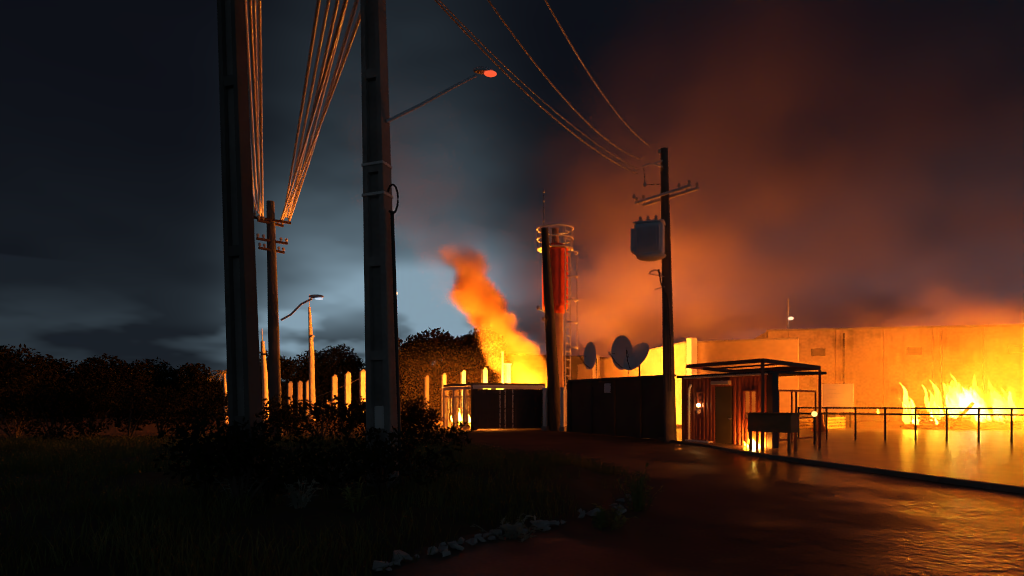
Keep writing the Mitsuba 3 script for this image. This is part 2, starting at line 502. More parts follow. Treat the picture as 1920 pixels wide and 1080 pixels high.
# far tree line behind the yard
LINE = [
    (745, 75, 628, 7, 'tall thin tree just right of the laddered concrete pole'),
    (768, 80, 633, 7, 'tree with a notched crown right of the laddered pole, second in the far tree line'),
    (800, 84, 640, 8, 'low dark tree at the dip in the far tree line'),
    (822, 80, 634, 7, 'dark tree just past the dip in the far tree line'),
    (852, 76, 629, 9, 'dark broad tree at the middle of the far tree line'),
    (885, 76, 622, 9, 'tall dark tree in the far tree line left of the smoke column'),
    (912, 80, 622, 8, 'tall dark tree at the edge of the smoke column'),
]
for px, Y, py, w, lab in LINE:
    tree(gz(px, Y), tz(py, Y), w, 'mat_leaf_brown', lab, 12, 130, 0.26, 0.12)
for px, Y, py, w, lab in [
    (600, 84, 664, 6.5, 'dark tree left of the rounded tree behind the lit pole'),
    (622, 82, 646, 8.5, 'large rounded dark tree behind the row of lit posts'),
    (662, 84, 672, 6.5, 'lower dark tree right of the rounded tree'),
    (548, 80, 684, 9, 'low dark tree between the far power pole and the lit pole'),
    (505, 76, 668, 7, 'dark tree behind the far power pole'),
    (372, 70, 682, 6.5, 'dark tree left of the small palm'),
    (318, 72, 696, 8, 'second dark tree left of the palm, low and wide'),
    (250, 70, 690, 9, 'third dark tree left of the palm with a wide crown'),
    (178, 66, 676, 9, 'fourth dark tree left of the palm, taller than its neighbours'),
    (98, 64, 688, 9, 'dark broad tree beside the tallest tree at the far left'),
    (22, 60, 668, 9, 'tall dark tree at the far left end of the trees'),
]:
    tree(gz(px, Y), tz(py, Y), w, 'mat_leaf', lab, 13, 150, 0.2, 0.1)


def shrub(at, h, w, label, mat='mat_leaf', group=None, per=420, size=0.075):
    k = thing('shrub', label, 'shrub', group)
    at = np.asarray(at, float)
    cs, rs, st = [], [], []
    for i in range(9):
        a, r, zz = rng.uniform(0, 6.28), rng.uniform(0, .42) * w, rng.uniform(0.22, 0.8) * h
        c = at + np.array([math.cos(a) * r, math.sin(a) * r, zz])
        cs.append(c)
        rs.append(rng.uniform(.18, .3) * min(w, h * 1.2))
        st.append(tube(np.array([at + [0, 0, -.1], (at + c) / 2 + [0, 0, .1], c]), [0.03, 0.02, 0.008], 5))
    obj('stem', cat(st), 'mat_bark', k)
    obj('foliage', leaf_cloud(cs, rs, per, size), mat, k, smooth=False)


for px, Y, h, w in [(30, 24, 2.3, 3.4), (100, 22, 2.0, 3.2), (170, 25, 2.2, 3.6), (240, 23, 1.9, 3.2), (300, 26, 2.0, 3.6), (365, 24, 1.9, 3.2), (430, 27, 2.0, 3.4),
                    (490, 25, 1.75, 3.0), (545, 24, 1.72, 2.8), (600, 22, 1.4, 2.4), (650, 24, 1.72, 2.8), (690, 26, 1.8, 2.6)]:
    g = gz(px, Y)
    g[2] = 0.25
    shrub(g, h, w, 'dark bushy shrub in the row closing off the verge', group='shrubs along the back of the verge')
for px, Y, h, w, lab in [(765, 27, 2.1, 2.6, 'tall brown shrub right of the laddered concrete pole'),
                         (800, 26, 1.75, 2.0, 'brown shrub growing against the railing of the gatehouse'),
                         (850, 24, 0.95, 2.0, 'low brown shrub at the left foot of the dark gate'),
                         (780, 20, 1.0, 2.4, 'low dark shrub on the verge in front of the tall brown shrub')]:
    g = gz(px, Y)
    shrub(g, h, w, lab, 'mat_leaf_brown')

for px, Y, h, w, lab in [(452, 8.9, 1.25, 1.7, 'black bush hiding the foot of the leaning concrete pole'),
                         (505, 9.4, 1.0, 1.5, 'lower black bush just right of the leaning pole foot'),
                         (628, 10.2, .95, 1.6, 'black bush standing between the two near concrete poles'),
                         (716, 9.8, 1.05, 1.5, 'dark bush hiding the foot of the laddered concrete pole'),
                         (780, 11.5, .9, 1.7, 'dark bush on the verge right of the laddered pole foot'),
                         (385, 9.6, 1.1, 1.9, 'black bush left of the leaning concrete pole')]:
    g = gz(px, Y)
    g[2] = .3
    shrub(g, h, w, lab, per=620, size=.06)

# small palm
k = thing('palm_tree', 'small pale palm lit from the right among the dark trees', 'palm tree')
pb, pt = gz(424, 46), P(420, 700, 46)
obj('trunk', tube(np.array([pb, (pb + pt) / 2 + [0.05, 0, 0], pt]), [0.16, 0.13, 0.1], 9), 'mat_post_paint', k)
for q in range(11):
    a = q * 2 * np.pi / 11 + 0.3
    el = rng.uniform(0.1, 1.1)
    L = 1.25
    t = np.linspace(0, 1, 7)
    mid = pt + np.stack([np.cos(a) * math.cos(el) * L * t, np.sin(a) * math.cos(el) * L * t, math.sin(el) * L * t - 0.75 * t ** 2], 1)
    vs, fs = [], []
    for i in range(1, 7):
        d = mid[i] - mid[i - 1]
        d /= np.linalg.norm(d)
        sd = np.cross(d, [0, 0, 1.0])
        sd /= np.linalg.norm(sd) + 1e-9
        for s in (-1, 1):
            for u in (0.0, 0.5):
                p = mid[i - 1] + (mid[i] - mid[i - 1]) * u
                e = sd * s * 0.42 * (1.1 - t[i] * .7) + d * 0.25 + np.array([0, 0, -.15])
                o = len(vs)
                vs += [p - d * .03, p + e, p + d * .03]
                fs += [[o, o + 1, o + 2]]
    obj('frond', cat(tube(mid, np.linspace(.02, .006, 7), 5), trimesh.Trimesh(np.array(vs), np.array(fs), process=False)), 'mat_palm', k, smooth=False)

# ------------------------------------------------------------------ concrete utility poles of the double-T kind
def dt_pole(base, top, w0, w1, yaw, rib_step, mat):
    """Tapered double-T pole: two flanges, a recessed web, cross ribs. Returns flange/web/rib meshes."""
    base, top = np.asarray(base, float), np.asarray(top, float)
    L = np.linalg.norm(top - base)
    ax = (top - base) / L
    c, s = math.cos(yaw), math.sin(yaw)
    u = np.array([c, s, 0.0])
    u -= ax * (u @ ax)
    u /= np.linalg.norm(u)
    v = np.cross(ax, u)               # depth direction

    def prism(x0, x1, y0, y1, t0, t1):
        pts = []
        for t in (t0, t1):
            w = w0 + (w1 - w0) * t
            for x, y in ((x0, y0), (x1, y0), (x1, y1), (x0, y1)):
                pts.append(base + ax * L * t + u * x * w + v * y * w)
        return trimesh.convex.convex_hull(np.array(pts))

    fl = [prism(-.5, -.27, -.36, .36, 0, 1), prism(.27, .5, -.36, .36, 0, 1)]
    web = prism(-.268, .268, -.10, .10, 0, 1)
    ribs = []
    n = int(L / rib_step)
    for i in range(n):
        t = (i + 0.5) * rib_step / L
        ribs.append(prism(-.267, .267, -.34, .34, t, t + 0.16 / L))
    return fl, web, ribs, (u, v, ax, L)


def at_y(a0, y0, a1, y1, y):
    return a0 + (a1 - a0) * (y - y0) / (y1 - y0)


# left pole
k = thing('utility_pole', 'tall dark concrete pole leaning left, leftmost of the near poles', 'utility pole')
b1 = np.array([(466 - 960) / F * 10, 10, 0.0])
t1 = P(428, -140, 10)
fl, web, ribs, fr1 = dt_pole(b1, t1, 0.41, 0.31, -0.30, 2.6, None)
for m in fl:
    obj('flange', m, 'mat_dark_concrete', k)
obj('web', web, 'mat_concrete', k)
for m in ribs:
    obj('rib', m, 'mat_dark_concrete', k)

# laddered pole
k2 = thing('utility_pole', 'tall concrete pole with recessed ladder-like face and pale straps', 'utility pole')
b2 = np.array([(721 - 960) / F * 11, 11, 0.0])
t2 = P(692, -330, 11)
fl, web, ribs, fr2 = dt_pole(b2, t2, 0.47, 0.30, -0.34, 1.58, None)
for m in fl:
    obj('flange', m, 'mat_concrete', k2)
obj('web', web, 'mat_concrete', k2)
for m in ribs:
    obj('rib', m, 'mat_concrete', k2)
u2, v2, a2, L2 = fr2


def pole2(z):
    return b2 + (t2 - b2) * (z / t2[2])


for py in (312, 368):
    z = tz(py, 11)
    c = pole2(z)
    w = 0.47 + (0.30 - 0.47) * z / t2[2]
    pts = [c + u2 * sx * w * .53 + v2 * sy * w * .40 for sx, sy in ((-1, -1), (1, -1), (1, 1), (-1, 1), (-1, -1))]
    obj('strap', cat([beam(pts[i], pts[i + 1], .012, .045) for i in range(4)]), 'mat_white_paint', k2)
z = tz(380, 11)
c = pole2(z) + u2 * 0.25
ang = np.linspace(-0.6, 4.2, 24)
obj('cable_loop', tube(np.stack([c[0] + 0.05 + 0.09 * np.cos(ang - 1.6), c[1] - 0.1 + 0 * ang, c[2] + 0.24 * np.sin(ang - 1.6)], 1), 0.016, 7), 'mat_black', k2)
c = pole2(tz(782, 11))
obj('lit_patch_plate', beam(c - v2 * 0.075 - a2 * .19 + u2 * .01, c - v2 * 0.075 + a2 * .19 + u2 * .01, 0.24, 0.012, up=v2), 'mat_white_paint', k2)  # white plate added in the recess to stand for a patch of light
c = pole2(tz(430, 11)) + u2 * .27
obj('conduit', tube(np.array([pole2(0.2) + u2 * .33, pole2(4) + u2 * .285, pole2(tz(400, 11)) + u2 * .27]), 0.03, 8), 'mat_dark_metal', k2)
# crossarm high on the laddered pole (out of view, carries the three lines) and the street lamp arm
top2 = pole2(11.0)
arm_dir = np.array([0.9, -0.35, 0])
arm_dir /= np.linalg.norm(arm_dir)
obj('crossarm', beam(top2 - arm_dir * 1.0 + [0, .26, 0], top2 + arm_dir * 1.6 + [0, .26, 0], .1, .12), 'mat_wood', k2)
lamp_head = P(918, 137, 12.2)
arm0 = pole2(tz(232, 11)) + u2 * .2
armpts = np.array([arm0, P(790, 196, 11.3), P(850, 163, 11.7), P(893, 141, 12.0)])

k = thing('street_lamp', 'street lamp reaching from the laddered pole, its small lamp glowing red in the night sky', 'street lamp')
obj('arm', tube(armpts, 0.028, 8), 'mat_grey_metal', k)
hd = trimesh.creation.icosphere(subdivisions=3)
hd.vertices *= [0.19, 0.09, 0.075]
hd.vertices[:, 2] = np.maximum(hd.vertices[:, 2], -0.03)
obj('lamp_head', move(hd, lamp_head + [-.12, 0, .045], 0.1), 'mat_grey_metal', k)
ln = trimesh.creation.icosphere(subdivisions=2)
ln.vertices *= [0.12, 0.07, 0.055]
obj('lamp_glass', move(ln, lamp_head + [0.015, 0, -0.012], 0.1), 'mat_lamp', k, emit={'type': 'rgb', 'value': [1.0, 0.11, 0.035]})

# far power pole with crossarms and its street lamp
k = thing('power_pole', 'dark far power pole where the two fans of lit wires meet', 'power pole')
fb, ft = np.array([(518 - 960) / F * 31, 31, 0.0]), P(507, 378, 31)
obj('shaft', tube(np.array([fb, (fb + ft) / 2, ft]), [0.30, 0.25, 0.18], 12), 'mat_dark_concrete', k)


def fpole(z):
    return fb + (ft - fb) * (z / ft[2])


ARMS = []
for (xa, ya, xb, yb) in [(478, 408, 548, 420), (486, 415, 534, 424), (484, 449, 542, 457), (488, 466, 536, 474)]:
    zc = tz((ya + yb) / 2, 31)
    a, b = P(xa, ya, 30.6), P(xb, yb, 31.6)
    a[2] = b[2] = zc
    a[1] -= .2; b[1] -= .2
    ARMS.append((a, b))
    obj('crossarm', beam(a, b, .09, .11), 'mat_wood', k)
    for t in (0.04, 0.22, 0.78, 0.96):
        p = a + (b - a) * t + [0, 0, .055]
        obj('insulator', lathe([(0, 0), (.035, 0), (.035, .05), (.08, .06), (.05, .1), (.08, .12), (.045, .18), (0, .19)], 10, p), 'mat_insulator', k)
k = thing('street_lamp', 'street lamp with long rising arm on the far power pole, pale against blue glow', 'street lamp')
sl = [P(527, 600, 30.9), P(545, 590, 30.8), P(565, 570, 30.7), P(585, 560, 30.6)]
obj('arm', tube(np.array(sl), 0.05, 8), 'mat_grey_metal', k)
hd = trimesh.creation.icosphere(subdivisions=3)
hd.vertices *= [0.36, 0.14, 0.09]
obj('lamp_head', move(hd, P(593, 557, 30.6) + [0, 0, .03]), 'mat_grey_metal', k)
ln = trimesh.creation.icosphere(subdivisions=2)
ln.vertices *= [0.2, 0.1, 0.05]
obj('lamp_glass', move(ln, P(598, 559, 30.6) + [0, 0, -.035]), 'mat_lamp', k, emit={'type': 'rgb', 'value': [0.5, 0.65, 0.8]})


def line(p0, p1, sag, r, label, mat, group, n=40, clamps=()):
    t = np.linspace(0, 1, n)[:, None]
    p0, p1 = np.asarray(p0, float), np.asarray(p1, float)
    pts = p0 + (p1 - p0) * t - np.array([0, 0, 1.0]) * sag * 4 * t * (1 - t)
    m = tube(pts, r, 8)
    k = single('power_line', m, mat, label, 'power line', group, smooth=True)
    return pts


def overhead(p0, y0_px, x_px, z):
    """A point above and behind the camera on the straight run through the image point (x_px, y0_px) at height z."""
    Y = (z - EYE) * F / (HY - y0_px)
    q = np.array([(x_px - 960) / F * Y, Y, z])
    d = q - p0
    s = (-9.0 - p0[1]) / d[1]
    return p0 + d * s


# left fan, high circuit
lefts = [(0, .05, 452, 9.9), (0, .12, 462, 10.3), (0, .2, 471, 9.6), (1, .10, 478, 10.0), (1, .2, 487, 9.7)]
for a, t, x, z in lefts:
    p0 = ARMS[a][0] + (ARMS[a][1] - ARMS[a][0]) * t + [0, 0, .25]
    line(p0, overhead(p0, 0, x, z), 0.55, 0.041, 'bare wire in the left fan of fire-lit lines rising from the far power pole', 'mat_wire', 'left fan of overhead wires', 60)
rights = [(0, .80, 590, 9.6), (0, .86, 607, 10.1), (0, .92, 622, 9.7), (0, .97, 638, 10.2), (1, .9, 634, 9.5), (1, .96, 668, 9.9), (0, .99, 655, 10.0)]
for a, t, x, z in rights:
    p0 = ARMS[a][0] + (ARMS[a][1] - ARMS[a][0]) * t + [0, 0, .25]
    line(p0, overhead(p0, 0, x, z), 0.55, 0.041, 'bare wire in the right fan of fire-lit lines rising from the far power pole', 'mat_wire', 'right fan of overhead wires', 60)
u1, v1 = fr1[0], fr1[1]
for i, (py, t) in enumerate([(178, .02), (228, .08), (262, .14)]):
    p0 = ARMS[2][0] + (ARMS[2][1] - ARMS[2][0]) * t + [0, 0, .2 + 1.25]
    p1 = P(447 + i * 2, py, 10.25)
    p0[2] = tz(402 + 4 * i, 31)
    line(p0, p1, 0.25, 0.02, 'service wire running from the far power pole to the leaning near pole', 'mat_wire', 'service wires to the leaning pole', 40)

# ------------------------------------------------------------------ transformer pole on the right
k = thing('power_pole', 'dark power pole carrying the grey transformer and a double crossarm', 'power pole')
tb, tt = np.array([(1257 - 960) / F * 26, 26, 0.0]), P(1245, 279, 26)
obj('shaft', tube(np.array([tb, (tb + tt) / 2, tt]), [0.25, 0.2, 0.15], 14), 'mat_dark_concrete', k)


def tpole(py):
    z = tz(py, 26)
    return tb + (tt - tb) * (z / tt[2])


ca, cb = P(1198, 383, 27), P(1303, 350, 24.8)
d = (cb - ca) / np.linalg.norm(cb - ca)
nrm = np.array([d[1], -d[0], 0])
for s in (-1, 1):
    obj('crossarm', beam(ca + nrm * .24 * s, cb + nrm * .24 * s, .075, .1), 'mat_steel', k)
for t in (0.03, 0.16, 0.8, 0.97):
    for s in (-1, 1):
        p = ca + (cb - ca) * t + nrm * .24 * s + [0, 0, .05]
        obj('insulator', lathe([(0, 0), (.03, 0), (.03, .05), (.07, .06), (.045, .1), (.07, .12), (.04, .17), (0, .18)], 10, p), 'mat_insulator', k)
p = tpole(308)
q1, q2 = P(1206, 313, 26.2), P(1218, 308, 26.0)
obj('bracket', cat(beam(P(1205, 313, 26.1), P(1219, 307, 26), .05, .06), beam(P(1226, 307, 25.9), P(1243, 301, 25.9), .05, .06), beam(P(1226, 307, 25.9), P(1243, 313, 25.8), .05, .06),
                   beam(P(1219, 308, 26), P(1226, 307, 25.9), .03, .03)), 'mat_steel', k)
for (px, py) in ((1209, 346), (1189, 369), (1236, 284)):
    obj('insulator', lathe([(0, -.1), (.03, -.1), (.07, -.02), (.07, .02), (.03, .1), (0, .1)], 10, P(px, py, 25.9)), 'mat_insulator', k)
obj('stay', cat(tube(np.array([P(1190, 369, 26), P(1200, 383, 26.9)]), .012, 5), tube(np.array([P(1209, 346, 26), P(1240, 345, 25.9)]), .012, 5), tube(np.array([P(1209, 346, 26), P(1207, 314, 26.1)]), .01, 5)), 'mat_dark_metal', k)
ang = np.linspace(0.2, 2.6, 14)
c = P(1228, 522, 25.8)
obj('rack_bracket', cat(tube(np.stack([c[0] + .28 * np.cos(ang), c[1] + 0 * ang, c[2] + .33 * np.sin(ang)], 1), .03, 7),
                        beam(P(1216, 513, 25.8), P(1252, 520, 25.9), .035, .035), beam(P(1227, 543, 25.8), P(1254, 535, 25.9), .04, .04)), 'mat_steel', k)
obj('cable', tube(np.array([P(1235, 505, 25.7), P(1239, 530, 25.6), P(1252, 560, 25.68), P(1257, 640, 25.66), P(1258, 735, 25.66)]), .03, 7), 'mat_dark_metal', k)

k = thing('transformer', 'blue grey finned transformer hung on the power pole, underside lit orange', 'transformer')
c = P(1221, 450, 25.3)
yaw = -0.35
tank = move(box(-.62, .48, -.33, .33, -.62, .62, .06), c, yaw)
obj('tank', tank, 'mat_grey_metal', k)
for i in range(9):
    obj('fin', move(box(-.5 + i * .105, -.475 + i * .105, -.47, -.332, -.48, .45, .006), c, yaw), 'mat_grey_metal', k)
for i in range(5):
    obj('fin', move(box(-.76, -.622, -.25 + i * .11, -.225 + i * .11, -.45, .45, .006), c, yaw), 'mat_grey_metal', k)
obj('lid', move(box(-.66, .52, -.37, .37, .622, .68, .015), c, yaw), 'mat_grey_metal', k)
bt = trimesh.creation.icosphere(subdivisions=3)
bt.vertices *= [.58, .36, .2]
bt.vertices[:, 2] = np.minimum(bt.vertices[:, 2], 0)
obj('base_pan', move(bt, c + [0, 0, -.622], yaw), 'mat_white_paint', k)
for i in range(3):
    p = c + np.array([math.cos(yaw) * (-.42 + i * .3), math.sin(yaw) * (-.42 + i * .3), .68])
    obj('bushing', lathe([(0, 0), (.05, 0), (.05, .04), (.09, .06), (.05, .1), (.085, .13), (.045, .17), (.075, .2), (.03, .26), (0, .3)], 12, p), 'mat_insulator', k)
obj('mounting', cat(beam(c + [.45, .1, .4], tpole(425) + [0, -.1, 0], .1, .1), beam(c + [.45, .1, -.4], tpole(475) + [0, -.1, 0], .1, .1)), 'mat_dark_metal', k)

for i, (px, py, off) in enumerate([(1196, 326, -1.0), (1200, 298, .35), (1216, 272, 1.6)]):
    p0 = top2 + arm_dir * off + [0, .26, .15]
    p1 = P(px, py, 26)
    lab = ['lowest of the three wires curving to the transformer pole', 'middle wire of the three curving to the transformer pole', 'uppermost of the three wires curving to the transformer pole'][i]
    line(p0, p1, (0.75, 0.95, 0.75)[i], 0.023, lab, 'mat_black_wire', 'wires to the transformer pole', 50)
p0 = top2 + arm_dir * -1.0 + [0, .26, .1]
line(p0, P(1198, 318, 26), 0.62, 0.016, 'thin wire close above the lowest of the three curving wires', 'mat_black_wire', 'wires to the transformer pole', 50)

# ------------------------------------------------------------------ centre pole and the water tower
k = thing('utility_pole', 'thick black pole standing in front of the red water tower', 'utility pole')
cb_, ct = np.array([(1043 - 960) / F * 36, 36, 0.0]), P(1021, 428, 36)
obj('shaft', tube(np.array([cb_, (cb_ + ct) / 2, ct]), [0.36, 0.29, 0.20], 16), 'mat_dark_wall', k)
obj('bracket', cat(beam(P(1009, 578, 35.7), P(1024, 585, 35.8), .05, .05), beam(P(1017, 598, 35.7), P(1026, 598, 35.8), .05, .05)), 'mat_dark_metal', k)
for px, py in ((1009, 577), (1019, 598)):
    obj('insulator', lathe([(0, -.12), (.05, -.12), (.1, 0), (.05, .12), (0, .12)], 10, P(px, py, 35.6)), 'mat_insulator', k)

TW = np.array([(1041 - 960) / F * 41, 41.0, 0.0])
k = thing('water_tower', 'red cup-shaped water tower with guard rail rings and a caged ladder', 'water tower')
zb, zt = tz(580, 41), tz(462, 41)
obj('stem', lathe([(0, 0), (.62, 0), (.55, .3), (.5, zb - .6), (.5, zb - .3)], 36, TW), 'mat_tank_stem', k)
obj('tank', lathe([(.5, zb - .3), (.6, zb - .2), (.80, zb + .06), (.82, zb + .2), (.82, zt - .15), (.80, zt), (.5, zt + .12), (0, zt + .18)], 48, TW), 'mat_tank_red', k, smooth=40)
obj('neck', lathe([(0, zt + .1), (.22, zt + .1), (.22, tz(428, 41)), (0, tz(428, 41))], 20, TW), 'mat_tank_stem', k)
for py in (430, 449):
    obj('guard_rail', ring(TW + [0, 0, tz(py, 41)], 1.13, .05, 48), 'mat_white_paint', k)
obj('platform', lathe([(.87, zt - .25), (1.15, zt - .22), (1.15, zt - .17), (.87, zt - .17), (.87, zt - .25)], 48, TW), 'mat_steel', k)
for i in range(9):
    a = i * 2 * np.pi / 9 + .2
    p = TW + np.array([1.13 * math.cos(a), 1.13 * math.sin(a), zt - .2])
    q = p.copy()
    q[2] = tz(430, 41)
    obj('rail_post', tube(np.array([p, q]), .022, 6), 'mat_steel', k)
rd = np.array([.74, -.67, 0])
td = np.array([.67, .74, 0])
lc = TW + rd * 1.0
ztop = tz(428, 41)
for s in (-1, 1):
    obj('ladder_stile', tube(np.array([lc + td * .26 * s + [0, 0, .4], lc + td * .26 * s + [0, 0, ztop]]), .042, 6), 'mat_white_paint', k)
zz = .7
while zz < ztop - .2:
    obj('rung', tube(np.array([lc - td * .26 + [0, 0, zz], lc + td * .26 + [0, 0, zz]]), .032, 6), 'mat_white_paint', k)
    zz += .5
for py in (480, 524, 567, 608, 654):
    z = tz(py, 41)
    ang = np.linspace(-1.75, 1.75, 20)
    pts = np.array([lc + rd * (.30 + .36 * math.cos(a)) + td * .40 * math.sin(a) + [0, 0, z] for a in ang])
    obj('cage_hoop', tube(pts, .045, 6), 'mat_white_paint', k)
for a in (-1.1, 0, 1.1):
    p = lc + rd * (.30 + .36 * math.cos(a)) + td * .40 * math.sin(a)
    obj('cage_strap', tube(np.array([p + [0, 0, tz(660, 41)], p + [0, 0, tz(474, 41)]]), .018, 5), 'mat_steel', k)
mast = TW + np.array([-.72, 0, 0])
obj('lightning_rod', tube(np.array([mast + [0, 0, zt - .1], mast + [0, 0, tz(356, 41)]]), [.025, .012], 6), 'mat_dark_metal', k)
for py in (359, 377, 396, 414):
    obj('rod_collar', lathe([(0, -.05), (.06, -.05), (.06, .05), (0, .05)], 10, mast + [0, 0, tz(py, 41)]), 'mat_insulator', k)

# ------------------------------------------------------------------ dark perimeter wall, dishes
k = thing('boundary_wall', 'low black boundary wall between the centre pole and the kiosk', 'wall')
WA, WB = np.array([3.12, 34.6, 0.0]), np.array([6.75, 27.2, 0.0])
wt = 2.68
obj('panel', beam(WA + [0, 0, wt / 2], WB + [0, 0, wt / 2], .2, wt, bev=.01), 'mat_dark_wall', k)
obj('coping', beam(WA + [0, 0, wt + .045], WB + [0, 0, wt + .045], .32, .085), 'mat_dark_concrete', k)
wd = (WB - WA) / np.linalg.norm(WB - WA)
wn = np.array([wd[1], -wd[0], 0])
if wn[1] > 0:
    wn = -wn
for i in range(5):
    p = WA + wd * (0.15 + i * 2.0) + wn * .16
    obj('pilaster', beam(p, p + [0, 0, wt - .004], .28, .12, up=wn), 'mat_dark_wall', k)
p = WA + wd * 3.7 + wn * .115
obj('meter_box', move(box(-.3, .3, -.06, .0, 2.05, 2.5, .015), p, math.atan2(wd[1], wd[0])), 'mat_grey_metal', k)
p = WA + wd * 2.3 + wn * .14
obj('drain_pipe', tube(np.array([p + [0, 0, .1], p + [0, 0, 2.2], p + [.05, 0, 2.35]]), .05, 8), 'mat_dark_metal', k)


def dish(center, axis, R, base, label, feed=1.0):
    k = thing('satellite_dish', label, 'satellite dish', 'satellite dishes above the boundary wall')
    axis = np.asarray(axis, float)
    axis /= np.linalg.norm(axis)
    n, m = 28, 7
    prof = [(R * i / m, 0.17 * R * (i / m) ** 2) for i in range(m + 1)]
    outer = prof + [(R, .17 * R + .012)] + [(x, z + .012) for x, z in reversed(prof)]
    outer = [(max(x, 0.0), z - .012) for x, z in outer]
    b = lathe(outer, n)
    M = np.eye(4)
    t, s, u = frame_between([0, 0, 0], axis)
    M[:3, 0], M[:3, 1], M[:3, 2], M[:3, 3] = s, u, axis, center
    b.apply_transform(M)
    obj('reflector', b, 'mat_dish', k, smooth=40)
    f = center + axis * R * 1.05
    low = center - u * R * .9 + axis * R * .15
    obj('feed_arm', tube(np.array([low, (low + f) / 2 - u * .1, f]), .022, 6), 'mat_dark_metal', k)
    obj('feed_arm', tube(np.array([center + s * R * .7 + axis * .1, f]), .012, 6), 'mat_dark_metal', k)
    obj('feed_horn', lathe([(0, -.08), (.035, -.08), (.05, .05), (0, .06)], 10, f), 'mat_grey_metal', k)
    back = center - axis * .1
    obj('mast', tube(np.array([base, [base[0], base[1], back[2] - .15], back]), .04, 8), 'mat_dark_metal', k)


dish(P(1110, 667, 33.4), (-.93, -.33, .02), .72, np.array([P(1117, 700, 33.4)[0], 33.2, 2.6]), 'grey satellite dish standing alone nearest the water tower')
dish(P(1170, 661, 31.6), (-.88, -.46, -.06), .84, np.array([P(1177, 700, 31.6)[0], 31.4, 2.6]), 'upright grey satellite dish of the crossed pair')
dish(P(1196, 671, 30.6), (-.74, -.42, .52), .78, np.array([P(1198, 700, 30.6)[0], 30.5, 2.6]), 'darker satellite dish leaning right in front of the upright one')

# ------------------------------------------------------------------ gatehouse left of the centre pole
k = thing('gatehouse', 'low flat-roofed gatehouse with dark slatted gate and an open lit left bay', 'gatehouse')
GA, GB = G(890, 806), np.array([(1017 - 960) / F * 37.5, 37.5, 0])
GA = np.array([(890 - 960) / F * 36.6, 36.6, 0])
gd = (GB - GA) / np.linalg.norm(GB - GA)
gn = np.array([gd[1], -gd[0], 0])
LB = np.array([(834 - 960) / F * 41, 41, 0])          # far left corner of the roof
zr = 2.42
back = gd * 3.95
roof_xy = np.array([GA - gd * .1, GB + gd * .15, GB + gd * .15 + (LB - GA), LB - gd * .1])[:, :2]
roof = trimesh.creation.extrude_polygon(Polygon(roof_xy), .14, engine='earcut')
roof.apply_translation([0, 0, zr + .10])
obj('roof', roof, 'mat_dark_concrete', k)
obj('fascia', beam(GA - gd * .12 + gn * .04 + [0, 0, zr + .02], GB + gd * .16 + gn * .04 + [0, 0, zr + .02], .05, .22), 'mat_white_paint', k)
obj('side_beam', beam(GA - gd * .05 + [0, 0, zr - .02], LB - gd * .05 + [0, 0, zr - .02], .12, .18), 'mat_plaster', k)
Lg = np.linalg.norm(GB - GA)
rzg = math.atan2(gd[1], gd[0])
obj('gate_sheet', move(box(0.0, Lg - .05, .02, .05, .06, zr - .1), GA, rzg), 'mat_dark_metal', k)
nb = 26
for i in range(nb):
    x = .1 + i * (Lg - .25) / (nb - 1)
    obj('gate_slat', move(box(x, x + .05, -.03, .018, .08, zr - .12, .005), GA, rzg), 'mat_dark_metal' if i not in (9, 11, 14) else 'mat_steel', k)  # three brighter steel slats stand in for glints on the dark gate
for z in (.3, 1.2, 2.0):
    obj('gate_rail', move(box(0, Lg - .06, -.06, -.032, z, z + .06, .005), GA, rzg), 'mat_dark_metal', k)
sd = (LB - GA) / np.linalg.norm(LB - GA)
Ls = np.linalg.norm(LB - GA)
rzs = math.atan2(sd[1], sd[0])
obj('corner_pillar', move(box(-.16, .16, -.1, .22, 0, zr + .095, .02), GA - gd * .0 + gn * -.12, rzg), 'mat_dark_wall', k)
for t in (0.28, 0.62, 0.97):
    obj('pillar', move(box(-.14, .14, -.14, .14, 0, zr - .112, .02), GA + (LB - GA) * t, rzs), 'mat_plaster', k)
obj('shade_fin_wall', move(box(Lg - .04, Lg + .12, -1.25, .2, 0, zr - .1, .02), GA, rzg), 'mat_dark_wall', k)  # wall added to keep the heap fire from lighting the gate
obj('handrail', beam(GA + sd * .3 + [0, 0, 1.9], LB + [0, 0, 1.9], .07, .07), 'mat_plaster', k)
for i in range(15):
    p = GA + sd * (.45 + i * (Ls - .7) / 14)
    obj('baluster', beam(p + [0, 0, .9], p + [0, 0, 1.87], .05, .05), 'mat_plaster', k)
obj('rear_wall', move(box(2.6, Ls + 3.0, -.1, .1, 0, zr - .01), LB + gd * 1.2, rzg), 'mat_plaster', k)

for px, Y, lab in ((1022, 35.9, 'thin pale gate post left of the centre pole, lit down its edge'), (1055, 35.2, 'thin pale gate post right of the centre pole, lit down its edge')):
    kk = thing('gate_post', lab, 'gate post')
    p = gz(px, Y)
    obj('shaft', move(box(-.1, .1, -.1, .1, 0, 2.3, .01), p, -.5), 'mat_white_paint', kk)
    obj('cap', move(box(-.13, .13, -.13, .13, 2.3, 2.38, .01), p, -.5), 'mat_white_paint', kk)
    obj('foot', move(box(-.17, .17, -.17, .17, 0, .25, .02), p, -.5), 'mat_concrete', kk)

# ------------------------------------------------------------------ concrete posts of the yard fence, lit poles
def yard_post(px, py_top, Y, w, label, group, lean=0.0):
    k = thing('fence_post', label, 'fence post', group)
    p = gz(px, Y)
    h = tz(py_top, Y)
    q = p + np.array([lean * h, 0, h])
    obj('shaft', beam(p, q, w, w, up=(.5, -.85, 0), bev=.02), 'mat_post_paint', k)
    e = np.array([.5, -.3, .5])
    obj('tip', beam(q - [0, 0, .12], q + e * .26, w * .55, w * .55, up=(0, 1, 0), bev=.01), 'mat_post_paint', k)


